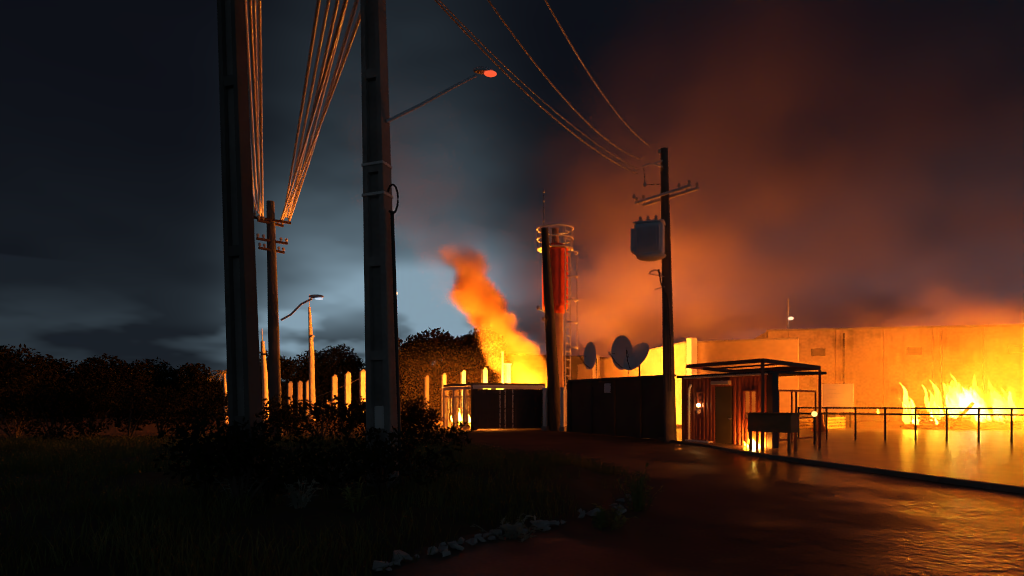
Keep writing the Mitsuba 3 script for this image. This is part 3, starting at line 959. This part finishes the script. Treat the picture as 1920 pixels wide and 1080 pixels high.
labs = ['nearest lit fence post beside the laddered pole', 'second lit fence post left of the laddered pole', 'third lit fence post left of the laddered pole, rubble at its foot',
        'lit fence post just left of the tall lit pole', 'fourth of the small lit fence posts, left of the tall lit pole', 'smallest lit fence post right of the far power pole']
for (px, py, Y), lab in zip([(680, 697, 51), (652, 701, 55), (627, 706, 60), (578, 716, 62), (562, 717, 65), (544, 718, 68)], labs):
    yard_post(px, py, Y, .46, lab, 'fence posts of the left row')
labs = ['short lit post tip above the right part of the gatehouse roof', 'lit post tip above the middle of the gatehouse roof', 'lit post tip above the left end of the gatehouse roof', 'lit post standing clear of the gatehouse roof by the brown shrubs']
for (px, py, Y), lab in zip([(908, 693, 46.5), (868, 698, 51), (832, 703, 56), (800, 707, 61)], labs):
    yard_post(px, py, Y, .36, lab, 'fence posts behind the gatehouse')
yard_post(430, 690, 52, .34, 'dim reddish post beside the small palm', None)

k = thing('lamp_pole', 'tall tapering pole lit bright orange between the small fence posts', 'pole')
p = gz(586, 54)
obj('shaft', tube(np.array([p, P(584, 660, 54), P(580, 576, 54)]), [.27, .22, .10], 12), 'mat_post_paint', k)
obj('spike', tube(np.array([P(580, 578, 54), P(580, 552, 54)]), [.035, .015], 6), 'mat_steel', k)
obj('bracket', beam(P(582, 634, 53.8), P(589, 630, 53.8), .12, .12), 'mat_white_paint', k)
k = thing('lamp_pole', 'lit orange pole rising right behind the leaning concrete pole', 'pole')
p = gz(499, 47)
obj('shaft', tube(np.array([p, P(496, 700, 47), P(492, 640, 47)]), [.24, .2, .13], 12), 'mat_post_paint', k)
obj('spike', tube(np.array([P(492, 642, 47), P(491, 616, 47)]), [.05, .02], 6), 'mat_steel', k)
obj('band', tube(np.array([P(493.5, 663, 47), P(493.6, 666, 47)]), .19, 12), 'mat_black', k)
k = thing('lamp_pole', 'thin pale pole with a small lit lamp behind the laddered pole', 'pole')
obj('shaft', tube(np.array([gz(745, 44), P(741, 560, 44), P(737, 492, 44)]), [.09, .07, .05], 8), 'mat_post_paint', k)
lp = trimesh.creation.icosphere(subdivisions=2)
lp.vertices *= .16
obj('lamp_glass', move(lp, P(741, 550, 43.8)), 'mat_lamp', k, emit={'type': 'rgb', 'value': [1.3, 1.05, .75]})
for py in (500, 512, 524, 536):
    obj('collar', lathe([(0, -.05), (.1, -.05), (.1, .05), (0, .05)], 8, P(737.6 + (py - 492) * .055, py, 44)), 'mat_insulator', k)
k = thing('fence_pole', 'slim pole beside the burning yard left of the centre pole', 'pole')
obj('shaft', tube(np.array([gz(943, 48), P(942, 661, 48)]), [.1, .08], 8), 'mat_post_paint', k)
obj('cap', lathe([(0, 0), (.12, 0), (.12, .08), (0, .1)], 10, P(942, 661, 48)), 'mat_post_paint', k)
k = thing('fence_post', 'broad yellow-lit post with a flat head beside the flames', 'fence post')
obj('shaft', beam(gz(952, 49), P(952, 684, 49), .36, .36, up=(.5, -.85, 0)), 'mat_post_paint', k)
obj('head', move(box(-.4, .3, -.25, .25, 0, .12, .02), P(952, 684, 49)), 'mat_post_paint', k)

# rubble heap at the third post
ch = []
for i in range(46):
    c = P(612, 757, 58) + np.array([rng.uniform(-.85, .85), rng.uniform(-.5, .5), 0])
    hgt = 1.25 - 0.5 * abs(c[0] - P(618, 757, 58)[0])
    s = rng.uniform(.07, .17)
    m = trimesh.convex.convex_hull(rng.normal(size=(10, 3)) * s)
    ch.append(move(m, (c[0], c[1], max(.15, rng.uniform(.2, hgt + .35)))))
single('rubble', cat(ch), 'mat_brick_rubble', 'bright lit heap of broken masonry at the foot of a fence post', 'rubble', kind='stuff', smooth=False)
mound = trimesh.creation.icosphere(subdivisions=4)
mound.vertices *= [1.0, .8, 1.0]
mound = rough_mesh(mound, .12, 2.2, 8)
mound.vertices[:, 2] = np.maximum(mound.vertices[:, 2], -.05)
m = move(mound, gz(612, 58.2))
single('earth_mound', m, 'mat_dirt', 'earth mound under the lit heap of masonry', None, kind='structure')
line(P(588, 746, 70), P(738, 678, 48), .15, .025, 'thin cable slanting across the row of lit fence posts', 'mat_black_wire', None)

# ------------------------------------------------------------------ burning depot: long lit walls
k = thing('warehouse', 'long plain warehouse wall glowing orange behind the satellite dishes and kiosk', 'warehouse')
A1, A2, A3 = np.array([P(1085, 0, 72)[0], 72, 0.0]), np.array([P(1289, 0, 43.4)[0], 43.4, 0]), np.array([P(1500, 0, 40.4)[0], 40.4, 0])
hA = 5.5
obj('wall', beam(A1 + [0, 0, hA / 2], A2 + [0, 0, hA / 2], .25, hA), 'mat_ochre', k)
obj('wall', beam(A2 + [.3, .2, hA / 2], A3 + [0, .2, hA / 2], .25, hA), 'mat_ochre', k)
obj('coping', beam(A1 + [0, 0, hA + .06], A2 + [0, 0, hA + .06], .36, .11), 'mat_concrete', k)
obj('coping', beam(A2 + [.3, .2, hA + .06], A3 + [0, .2, hA + .06], .36, .11), 'mat_concrete', k)
obj('pilaster', move(box(-.25, .25, -.25, .25, 0, hA + .3, .02), np.array([P(1297, 0, 42.9)[0], 42.9, 0]), .5), 'mat_white_paint', k)
obj('pilaster', move(box(-.25, .25, -.25, .25, 0, 5.9, .02), np.array([P(1124, 0, 61)[0] - .3, 61, 0]), .9), 'mat_white_paint', k)
rb = [A1, A2, A3 + [0, .2, 0], A3 + [2, 8, 0], A1 + [9, 2, 0]]
rf = trimesh.creation.extrude_polygon(Polygon([p[:2] for p in rb]).buffer(-.2), .15, engine='earcut')
rf.apply_translation([0, 0, hA - .5])
obj('roof', rf, 'mat_dark_concrete', k)

k = thing('hall', 'taller hall with a flat pale facade in the fire glow behind the canopy', 'hall')
B1, B2 = np.array([P(1440, 0, 54)[0], 54, 0.0]), np.array([P(2080, 0, 49)[0], 49, 0])
hB = 7.4
bd = (B2 - B1) / np.linalg.norm(B2 - B1)
Lb = np.linalg.norm(B2 - B1)
rzb = math.atan2(bd[1], bd[0])
obj('wall', move(box(0, Lb, -.15, .15, 0, hB), B1, rzb), 'mat_hall', k)
obj('coping', move(box(-.1, Lb, -.24, .24, hB, hB + .14, .01), B1, rzb), 'mat_concrete', k)
obj('side_wall', move(box(-.15, .15, .152, 16, 0, hB - .01), B1, rzb), 'mat_hall', k)
obj('roof', move(box(.16, Lb, .16, 15.9, hB - .7, hB - .5), B1, rzb), 'mat_dark_concrete', k)
for i in range(9):
    x = 1.6 + i * 3.55
    obj('pilaster', move(box(x, x + .34, -.27, -.152, 0, hB - .02, .01), B1, rzb), 'mat_hall', k)
    if i % 2:
        obj('downpipe', tube(np.array([B1 + bd * (x + .62) + np.array([bd[1], -bd[0], 0]) * .24 + [0, 0, z] for z in (.1, hB - .3)]), .06, 8), 'mat_dark_metal', k)
for x in (3.3, 10.4, 17.5, 24.6):
    obj('vent', move(box(x, x + 1.1, -.19, -.155, 5.3, 5.9, .01), B1, rzb), 'mat_dark_metal', k)
obj('base_course', move(box(0, Lb, -.20, -.152, 0, .7), B1, rzb), 'mat_dark_concrete', k)
k = thing('floodlight_mast', 'far mast with one small lit lamp above the hall roof', 'floodlight')
obj('shaft', tube(np.array([gz(1478, 58), P(1478, 560, 58)]), [.12, .07], 8), 'mat_grey_metal', k)
lp = trimesh.creation.icosphere(subdivisions=2)
lp.vertices *= [.24, .2, .16]
obj('lamp_glass', move(lp, P(1483, 597, 57.6)), 'mat_lamp', k, emit={'type': 'rgb', 'value': [1.6, 1.0, .6]})
obj('lamp_arm', beam(P(1478, 595, 57.9), P(1484, 594, 57.7), .05, .05), 'mat_grey_metal', k)

# ------------------------------------------------------------------ kiosk with canopy
KL, KN = np.array([7.05, 25.5, 0]), np.array([8.62, 21.6, 0])
kd = (KN - KL) / np.linalg.norm(KN - KL)
kn = np.array([kd[1], -kd[0], 0])          # towards the camera side
if kn @ np.array([0, -1, 0]) < 0:
    kn = -kn
Lk = np.linalg.norm(KN - KL)
zk = 2.58
rzk = math.atan2(kd[1], kd[0])


def K(x, y, z):
    """Kiosk coordinates: x along the front from the left corner, y out of the front towards the road, z up."""
    return KL + kd * x + kn * y + np.array([0, 0, z])


def kbox(x0, x1, y0, y1, z0, z1, bev=0.0):
    m = box(x0, x1, -y1, -y0, z0, z1, bev)
    M = np.eye(4)
    M[:3, 0], M[:3, 1], M[:3, 3] = kd, -kn, KL
    m.apply_transform(M)
    return m


def corrugated(x0, x1, z0, z1, y=0.0, pitch=.22, depth=.045):
    """A ribbed sheet standing in the kiosk front."""
    xs, ys = [], []
    x = x0
    while x < x1 - 1e-6:
        for u, v in ((0, 0), (.30, 0), (.42, 1), (.88, 1), (1, 0)):
            if x + u * pitch <= x1:
                xs.append(x + u * pitch)
                ys.append(y + v * depth)
        x += pitch
    xs.append(x1)
    ys.append(y)
    top = [K(a, b, z1) for a, b in zip(xs, ys)]
    bot = [K(a, b, z0) for a, b in zip(xs, ys)]
    n = len(xs)
    f = []
    for i in range(n - 1):
        f += [[i, n + i, n + i + 1], [i, n + i + 1, i + 1]]
    return trimesh.Trimesh(np.array(top + bot), np.array(f), process=False)


k = thing('kiosk', 'dark red corrugated kiosk with a dark door and lit windows under the canopy', 'kiosk')
W1 = (0.42, 0.86, 1.02, 2.02)     # narrow window with the lamp
D = (1.45, 2.35, 0.05, 2.2)
W2 = (2.95, 3.62, 1.0, 2.05)
for (a, b, z0, z1) in [(-.6, W1[0], .08, zk), (W1[0], W1[1], .08, W1[2]), (W1[0], W1[1], W1[3], zk), (W1[1], D[0], .08, zk), (D[0], D[1], D[3], zk), (D[1], W2[0], .08, zk),
                       (W2[0], W2[1], .08, W2[2]), (W2[0], W2[1], W2[3], zk), (W2[1], Lk - .02, .08, zk)]:
    obj('wall_sheet', corrugated(a, b, z0, z1), 'mat_red_sheet', k, smooth=False)
for i, (x0, x1, z0, z1) in enumerate([(-.6, .1, .08, zk), (.1, 2.0, .08, 1.0), (.1, 2.0, 2.25, zk)]):
    obj('rear_wall', kbox(x0, x1, -2.3, -2.26, z0, z1), 'mat_red_sheet', k)
obj('side_wall', kbox(-.62, -.58, -2.25, -.01, .08, zk), 'mat_red_sheet', k)
obj('floor', kbox(-.75, Lk + .1, -2.5, .35, .0, .075, .01), 'mat_pavement', k)
obj('roof', kbox(-.75, Lk + .1, -2.4, .16, zk + .004, zk + .09, .01), 'mat_dark_metal', k)
obj('gutter', kbox(-.2, Lk + .05, .165, .235, zk - .05, zk + .02, .01), 'mat_post_paint', k)
obj('corner_post', kbox(Lk - .02, Lk + .24, -.1, .16, 0.08, zk, .01), 'mat_dark_metal', k)
dr_ = obj('door', kbox(D[0], D[1], -.02, .03, D[2], D[3], .008), 'mat_door', k)
obj('handle', kbox(D[1] - .14, D[1] - .02, .032, .075, 1.0, 1.04, .005), 'mat_steel', dr_)
obj('door_head', kbox(D[0] - .05, D[1] + .0, .05, .2, D[3] + .06, D[3] + .2, .01), 'mat_post_paint', k)
for (x0, x1, z0, z1) in (W1, W2):
    f = obj('window', cat(kbox(x0, x0 + .05, -.02, .07, z0, z1), kbox(x1 - .05, x1, -.02, .07, z0, z1), kbox(x0 + .05, x1 - .05, -.02, .068, z1 - .05, z1), kbox(x0 + .05, x1 - .05, -.02, .068, z0, z0 + .05),
                          kbox((x0 + x1) / 2 - .015, (x0 + x1) / 2 + .015, -.02, .05, z0 + .05, z1 - .05)), 'mat_red_sheet', k)
    obj('pane', kbox(x0 + .051, x1 - .051, .006, .010, z0 + .051, z1 - .051), 'mat_glass', f)
pp = [K(.02, .12, .1), K(.02, .12, 1.9), K(.06, .14, 2.12), K(.2, .17, 2.3)]
obj('drain_pipe', tube(np.array(pp), .045, 9), 'mat_white_paint', k)
obj('sill', kbox(.0, 1.4, .07, .3, .076, .16, .01), 'mat_white_paint', k)

k = thing('wall_lamp', 'small lit lamp glowing in the narrow kiosk window', 'lamp')
lp = trimesh.creation.icosphere(subdivisions=2)
lp.vertices *= .075
obj('bulb', move(lp, K(.62, .14, 1.50)), 'mat_lamp', k, emit={'type': 'rgb', 'value': [22, 11, 3.2]})
obj('holder', cat(kbox(.57, .67, .05, .2, 1.35, 1.385, .005), kbox(.60, .64, .12, .16, 1.386, 1.43)), 'mat_dark_metal', k)
obj('tray', lathe([(0, 0), (.10, 0), (.07, -.16), (0, -.16)], 14, K(.62, .14, 1.345)), 'mat_white_paint', k)

CN, CL, CR = np.array([7.92, 20.5, 2.95]), np.array([6.5, 24.1, 2.95]), np.array([10.44, 22.0, 2.79])
CF = CL + CR - CN
k = thing('canopy', 'flat open steel canopy frame standing over the kiosk corner', 'canopy')
for a, b in ((CN, CL), (CN, CR), (CL, CF), (CR, CF)):
    obj('edge_beam', beam(a, b, .07, .13), 'mat_red_sheet', k)
for t in (.33, .66):
    obj('purlin', beam(CN + (CR - CN) * t + [0, 0, -.03], CL + (CF - CL) * t + [0, 0, -.03], .04, .06), 'mat_red_sheet', k)
for p, r in ((CR, .035), (CF, .035), (CN, .045)):
    q = p.copy(); q[2] = .02
    obj('post', beam(q, p - [0, 0, .066], 2 * r, 2 * r), 'mat_red_sheet', k)

# pavement, kerb beside the kiosk
pv = Polygon([(6.3, 25.8), (7.0, 22.6), G(1371, 849)[:2], G(1446, 861)[:2], G(1567, 878)[:2], G(1760, 905)[:2], G(1980, 935)[:2], (30, 14.5), (36, 36), (6.3, 36)])
m = trimesh.creation.extrude_polygon(pv, .14, engine='earcut')
m.apply_translation([0, 0, -.03])
single('pavement', m, 'mat_pavement', 'wet pavement around the kiosk shining in the firelight', None, kind='structure', smooth=False)
kp = [np.array([7.0, 22.6, 0]), G(1371, 849), G(1446, 861), G(1567, 878), G(1760, 905), G(1980, 935)]
kb = []
for a, b in zip(kp[:-1], kp[1:]):
    L = np.linalg.norm(b - a)
    n = max(1, int(L / 1.0))
    for i in range(n):
        p, q = a + (b - a) * i / n, a + (b - a) * (i + .985) / n
        kb.append(beam(p + [0, -.07, .03], q + [0, -.07, .03], .14, .20, bev=.015))
kk = single('kerb', kb[0], 'mat_kerb', 'kerb of concrete blocks along the wet road', None, kind='structure')
for m in kb[1:]:
    obj('block', m, 'mat_kerb', kk)

# counter in front of the corner post
k = thing('counter', 'dark wooden vending counter on legs in front of the kiosk corner', 'counter')
c0, c1 = P(1410, 772, 20.9), P(1491, 772, 19.9)
c0[2] = c1[2] = 1.3
cd = (c1 - c0) / np.linalg.norm(c1 - c0)
Lc = np.linalg.norm(c1 - c0)
rzc = math.atan2(cd[1], cd[0])
obj('top', move(box(-.06, Lc + .06, -.35, .3, -.04, 0, .008), c0, rzc), 'mat_counter', k)
obj('apron', move(box(0, Lc, -.3, .25, -.6, -.042, .01), c0, rzc), 'mat_counter', k)
for x in (.04, Lc - .12):
    for y in (-.28, .17):
        obj('leg', move(box(x, x + .07, y, y + .07, -1.19, -.602), c0, rzc), 'mat_counter', k)

# glazed screen right of the corner post
k = thing('window_screen', 'steel screen of tall window frames standing right of the kiosk corner', 'screen')
s0, s1 = P(1449, 731, 23.5), P(1529, 735, 26)
zs = 2.05
s0[2] = s1[2] = 0
obj('top_rail', beam(s0 + [0, 0, zs], s1 + [0, 0, zs], .06, .07), 'mat_red_sheet', k)
obj('mid_rail', beam(s0 + [0, 0, 1.0], s1 + [0, 0, 1.0], .05, .06), 'mat_red_sheet', k)
obj('bottom_rail', beam(s0 + [0, 0, .22], s1 + [0, 0, .22], .05, .06), 'mat_red_sheet', k)
for t in (0.0, .12, .42, .52, 1.0):
    p = s0 + (s1 - s0) * t
    obj('mullion', beam(p + [0, 0, .11], p + [0, 0, zs - .036], .055, .055), 'mat_red_sheet', k)

# yard objects at the right
k = thing('notice_board', 'big white board with faint printed lines standing in the fire glow', 'notice board')
n0, n1 = P(1541, 750, 38.2), P(1600, 750, 37.6)
n0[2] = n1[2] = 0
nd = (n1 - n0) / np.linalg.norm(n1 - n0)
rzn = math.atan2(nd[1], nd[0])
Ln = np.linalg.norm(n1 - n0)
obj('panel', move(box(0, Ln, -.03, .03, 1.0, 2.65, .01), n0, rzn), 'mat_white_paint', k)
for z in (2.3, 2.05, 1.85, 1.6, 1.4):
    obj('printed_line', move(box(.25, .25 + Ln * (.28 if z > 2.2 else .55), -.036, -.031, z, z + .04), n0, rzn), 'mat_grey_metal', k)
for x in (.1, Ln - .2):
    obj('post', move(box(x, x + .08, .032, .1, .1, 2.5), n0, rzn), 'mat_dark_metal', k)
k = thing('railing', 'low steel railing with two rails running right from the window screen', 'railing')
r0, r1 = P(1497, 765, 26.6), P(1960, 770, 24.0)
r0[2] = r1[2] = 0
for z in (1.38, 1.14):
    obj('rail', tube(np.array([r0 + [0, 0, z], r1 + [0, 0, z]]), .03, 8), 'mat_dark_metal', k)
Lr = np.linalg.norm(r1 - r0)
for i in range(9):
    p = r0 + (r1 - r0) * i / 8
    obj('post', tube(np.array([p + [0, 0, .1], p + [0, 0, 1.42]]), .035, 8), 'mat_dark_metal', k)
for xa, xb, lab in ((1491, 1524, 'yellow slatted barrier panel left of the flared pedestal'), (1549, 1585, 'yellow slatted barrier panel right of the flared pedestal')):
    k = thing('barrier', lab, 'barrier')
    p, q = P(xa, 800, 35.6), P(xb, 800, 36.6)
    p[2] = q[2] = 0
    for z in (.68, .51, .34, .17):
        obj('slat', beam(p + [0, 0, z], q + [0, 0, z], .03, .13), 'mat_yellow', k)
    for t in (.08, .92):
        e = p + (q - p) * t + np.array([0, .05, 0])
        obj('post', beam(e + [0, 0, .11], e + [0, 0, .78], .06, .06), 'mat_yellow', k)
k = thing('pedestal', 'flared concrete pedestal coloured for orange firelight between the two yellow barriers', 'pedestal')
g = gz(1537, 33.2)
obj('body', lathe([(0, .1), (.42, .1), (.36, .22), (.22, .45), (.19, .7), (.18, .95), (0, .97)], 24, g), 'mat_firelit_orange', k)
obj('cap', lathe([(0, .97), (.22, .97), (.22, 1.03), (0, 1.04)], 24, g), 'mat_firelit_orange', k)
k = thing('bright_spot_globe', 'small glowing globe on a thin post, added for a bright spot beside the flared pedestal', 'lamp')
g = gz(1527, 23.2)
obj('post', tube(np.array([g + [0, 0, .1], g + [0, 0, 1.1]]), .03, 8), 'mat_dark_metal', k)
lp = trimesh.creation.icosphere(subdivisions=2)
lp.vertices *= .1
obj('globe', move(lp, g + [0, 0, 1.2]), 'mat_lamp', k, emit={'type': 'rgb', 'value': [1.6, 1.1, .3]})  # glowing globe added in place of a bright spot

# burning heap at the right
k = thing('debris_heap', 'charred timber heap burning at the right end of the yard', 'debris heap')
hp = rough_mesh(trimesh.creation.icosphere(subdivisions=4), .3, 1.5, 4)
hp.vertices *= [3.6, 1.1, .8]
obj('ash', move(hp, (25.2, 35.4, .1)), 'mat_black', k)
r_ = np.random.default_rng(12)
for i in range(22):
    c = np.array([25.2 + r_.uniform(-3, 3), 35.2 + r_.uniform(-.9, .9), .6])
    d = np.array([r_.normal(), r_.normal() * .5, r_.uniform(.1, .9)])
    d *= r_.uniform(.6, 1.3) / np.linalg.norm(d)
    obj('timber', beam(c - d * .6, c + d, .11, .14), 'mat_black', k)

# ------------------------------------------------------------------ fire
def flame_mesh(base, w, d, h, n, seed):
    """Thin ragged tongues of flame, leaning left with the wind."""
    r = np.random.default_rng(seed)
    ms = []
    for i in range(n):
        x, y = r.normal() * w / 4, r.uniform(-d / 2, d / 2)
        hh = h * r.uniform(.3, 1.0) * math.exp(-(2 * x / w) ** 2 * .7)
        rad = r.uniform(.07, .16) * hh + .01
        t = np.linspace(0, 1, 14)
        ph = r.uniform(0, 6)
        px = base[0] + x + np.sin(t * 6 + ph) * .12 * hh * t - .25 * hh * t ** 1.6
        py = base[1] + y + np.cos(t * 4 + ph) * .08 * hh * t
        pz = base[2] + hh * t + r.uniform(0, .25) * h * (i % 3 == 0)
        rr = rad * np.sin(np.pi * (0.10 + .90 * t) ** .7) ** .9 * (1 - .25 * t) + .002
        ms.append(rough_mesh(tube(np.stack([px, py, pz], 1), rr, 12), rad * .45, .55 / rad, seed + i))
    return cat(ms)


def fire(label, base, w, d, h, n, seed, power):
    """Flames are clear: what lies behind shows through, overlapping tongues add up."""
    k = thing('fire', label, 'fire')
    wt = 2.0 if w > 2 else 0.6
    for i, (u, nn, c) in enumerate(((1.0, n, (1.0, .20, .010)), (.7, n, (1.0, .27, .035)))):
        obj('flame', flame_mesh(base, w * u, d * (.6 + .4 * u), h * u, nn, seed + 40 * i), 'mat_null', k, smooth=True, weight=wt,
            emit={'type': 'rgb', 'value': [float(x * power * (1, 1.6)[i]) for x in c]})


fire('large fire on the timber heap, broadest flames of the scene', (25.2, 35.4, .4), 7.0, 2.0, 3.0, 44, 3, 44.0)
fire('yellow fire behind the gatehouse at the foot of the smoke column', (.2, 46.0, .1), 7.6, 2.5, 2.6, 54, 5, 105.0)
g = P(1408, 826, 22.2)
fire('small flames burning low on the wet floor by the kiosk counter', (g[0], g[1] - .3, .1), .7, .25, .32, 14, 9, 90.0)

# ------------------------------------------------------------------ smoke
def smoke_density(X, Y, Z):
    q = np.stack([X, Y, Z], -1)
    n = meshkit.fbm(q * 0.16 + 5, 4, 41)
    nf = meshkit.fbm(q * 0.42 + 9, 3, 47)
    w = meshkit.fbm(q * 0.09 + 2, 2, 43)
    h = np.clip(Z, 0, 40)
    # plume over the yard fire, leaning left as it rises
    b3 = meshkit.fbm(q * 0.62 + 3, 3, 61)
    cx = 3.3 - .58 * h + (w - .5) * 2.2
    cy = 51.0 + (nf - .5) * 2
    R = 1.8 + 1.4 * np.exp(-h / 3.0)
    r = np.sqrt((X - cx) ** 2 + ((Y - cy) * .8) ** 2) / R
    pl = np.clip((1.02 - r + (nf - .5) * 1.5 + (b3 - .5) * 1.3) * 2.6, 0, 1) * np.clip((13.4 - h + (n - .5) * 7) / 2.5, 0, 1) * np.clip((h - .6) / 5, 0, 1)
    wx = -3.6 - .5 * (h - 11) + (w - .5) * 4
    wr = np.sqrt((X - wx) ** 2 + (Y - 51.5) ** 2) / (2.2 + .22 * np.maximum(h - 8, 0))
    wisp = np.clip(1.15 - wr + (nf - .5) * 1.8, 0, 1) * np.clip((h - 8) / 4, 0, 1) * np.exp(-np.maximum(h - 12, 0) / 7)
    # rolling cloud over the depot, thick to the right, thinning left, with a raised underside on the left
    under = 7.0 + np.clip((2 - X) / 9, 0, 1.4) * 5.0 - np.clip((X - 4) / 12, 0, 1) * 4.5
    left = np.clip((X + 9) / 10, 0, 1)
    fold = np.clip(2.6 * n - .8 + .9 * (nf - .5), 0, 1)
    cl = np.clip((Z - under) / 4 + (n - .5) * 2.2, 0, 1) * left * fold * np.exp(-np.maximum(Z - 10, 0) / 7) * np.clip((Y - 50 + np.maximum(X - 2, 0) * 2.5) / 6, 0, 1)
    # smoke hanging over the yard fire, and thin haze low over the trees
    yr = np.sqrt(((X - 8.0) / 8.0) ** 2 + ((Y - 56) / 6.0) ** 2 + ((Z - 6.5) / 8.5) ** 2)
    yc = np.clip(1.2 - yr + (n - .5) * 1.6 + (nf - .5) * .8, 0, 1)
    hz = np.clip((X + 12) / 4, 0, 1) * np.clip((7 - Z + (n - .5) * 4) / 3, 0, 1) * np.clip((Y - 54) / 4, 0, 1) * np.clip((12 - X) / 6, 0, 1)
    # bank of smoke round the burning heap and its column
    sx = 25.5 - .3 * h + (w - .5) * 6
    sr = np.sqrt((X - sx) ** 2 + (Y - 38 - .12 * h) ** 2) / (3.2 + .28 * h)
    sh = np.clip(1.2 - sr + (nf - .5) * 1.8, 0, 1) * np.exp(-h / 9)
    fr = np.sqrt(((X - 25.0) / 6.5) ** 2 + ((Y - 32.3) / 2.4) ** 2 + ((Z - 1.5) / 4.2) ** 2)
    bank = np.clip(1.36 - fr + (nf - .5) * 1.1, 0, 1)
    # drifting haze in front of the hall
    dr_z = np.clip((X - 12) / 6, 0, 1) * np.clip((Y - 37) / 3, 0, 1) * np.clip((50 - Y) / 3, 0, 1) * np.clip((7.5 - Z + (n - .5) * 6) / 3, 0, 1) * np.clip(2 * nf - .4, 0, 1)
    return 1.5 * pl + .06 * wisp + .052 * cl * (1 - .84 * np.clip((X - 9) / 8, 0, 1)) + .024 * yc + .036 * hz * np.clip((6 - X) / 6, .3, 1) + .010 * sh + .55 * bank + .06 * dr_z


BX = (-14.0, 46.0, 28.5, 66.0, 0.13, 28.0)
nx, ny, nz = 190, 104, 110
xs = BX[0] + (np.arange(nx) + .5) / nx * (BX[1] - BX[0])
ys = BX[2] + (np.arange(ny) + .5) / ny * (BX[3] - BX[2])
zs_ = BX[4] + (np.arange(nz) + .5) / nz * (BX[5] - BX[4])
Zg, Yg, Xg = np.meshgrid(zs_, ys, xs, indexing='ij')
den = smoke_density(Xg, Yg, Zg)
fade = np.ones_like(den)
for A, lo, hi in ((Xg, BX[0], BX[1]), (Yg, BX[2], BX[3])):
    fade *= np.clip((A - lo) / 2.5, 0, 1) * np.clip((hi - A) / 2.5, 0, 1)
fade *= np.clip((BX[5] - Zg) / 5, 0, 1)
den = (den * fade).astype(np.float32)
scene['smoke_medium'] = {
    'type': 'heterogeneous', 'albedo': {'type': 'constvolume', 'value': {'type': 'rgb', 'value': [.93, .72, .34]}},
    'sigma_t': {'type': 'gridvolume', 'grid': mi.VolumeGrid(np.ascontiguousarray(den[..., None])), 'filter_type': 'trilinear', 'wrap_mode': 'clamp',
                'to_world': T().translate([BX[0], BX[2], BX[4]]).scale([BX[1] - BX[0], BX[3] - BX[2], BX[5] - BX[4]])},
    'phase': {'type': 'hg', 'g': 0.1},
}
used.add('smoke_medium')
scene['smoke'] = {'type': 'cube', 'to_world': T().translate([(BX[0] + BX[1]) / 2, (BX[2] + BX[3]) / 2, (BX[4] + BX[5]) / 2]).scale([(BX[1] - BX[0]) / 2, (BX[3] - BX[2]) / 2, (BX[5] - BX[4]) / 2]),
                  'bsdf': {'type': 'ref', 'id': 'mat_null'}, 'interior': {'type': 'ref', 'id': 'smoke_medium'}}
labels['smoke'] = {'label': 'orange smoke column and dark smoke cloud rolling over the burning yard', 'category': 'smoke', 'kind': 'stuff'}
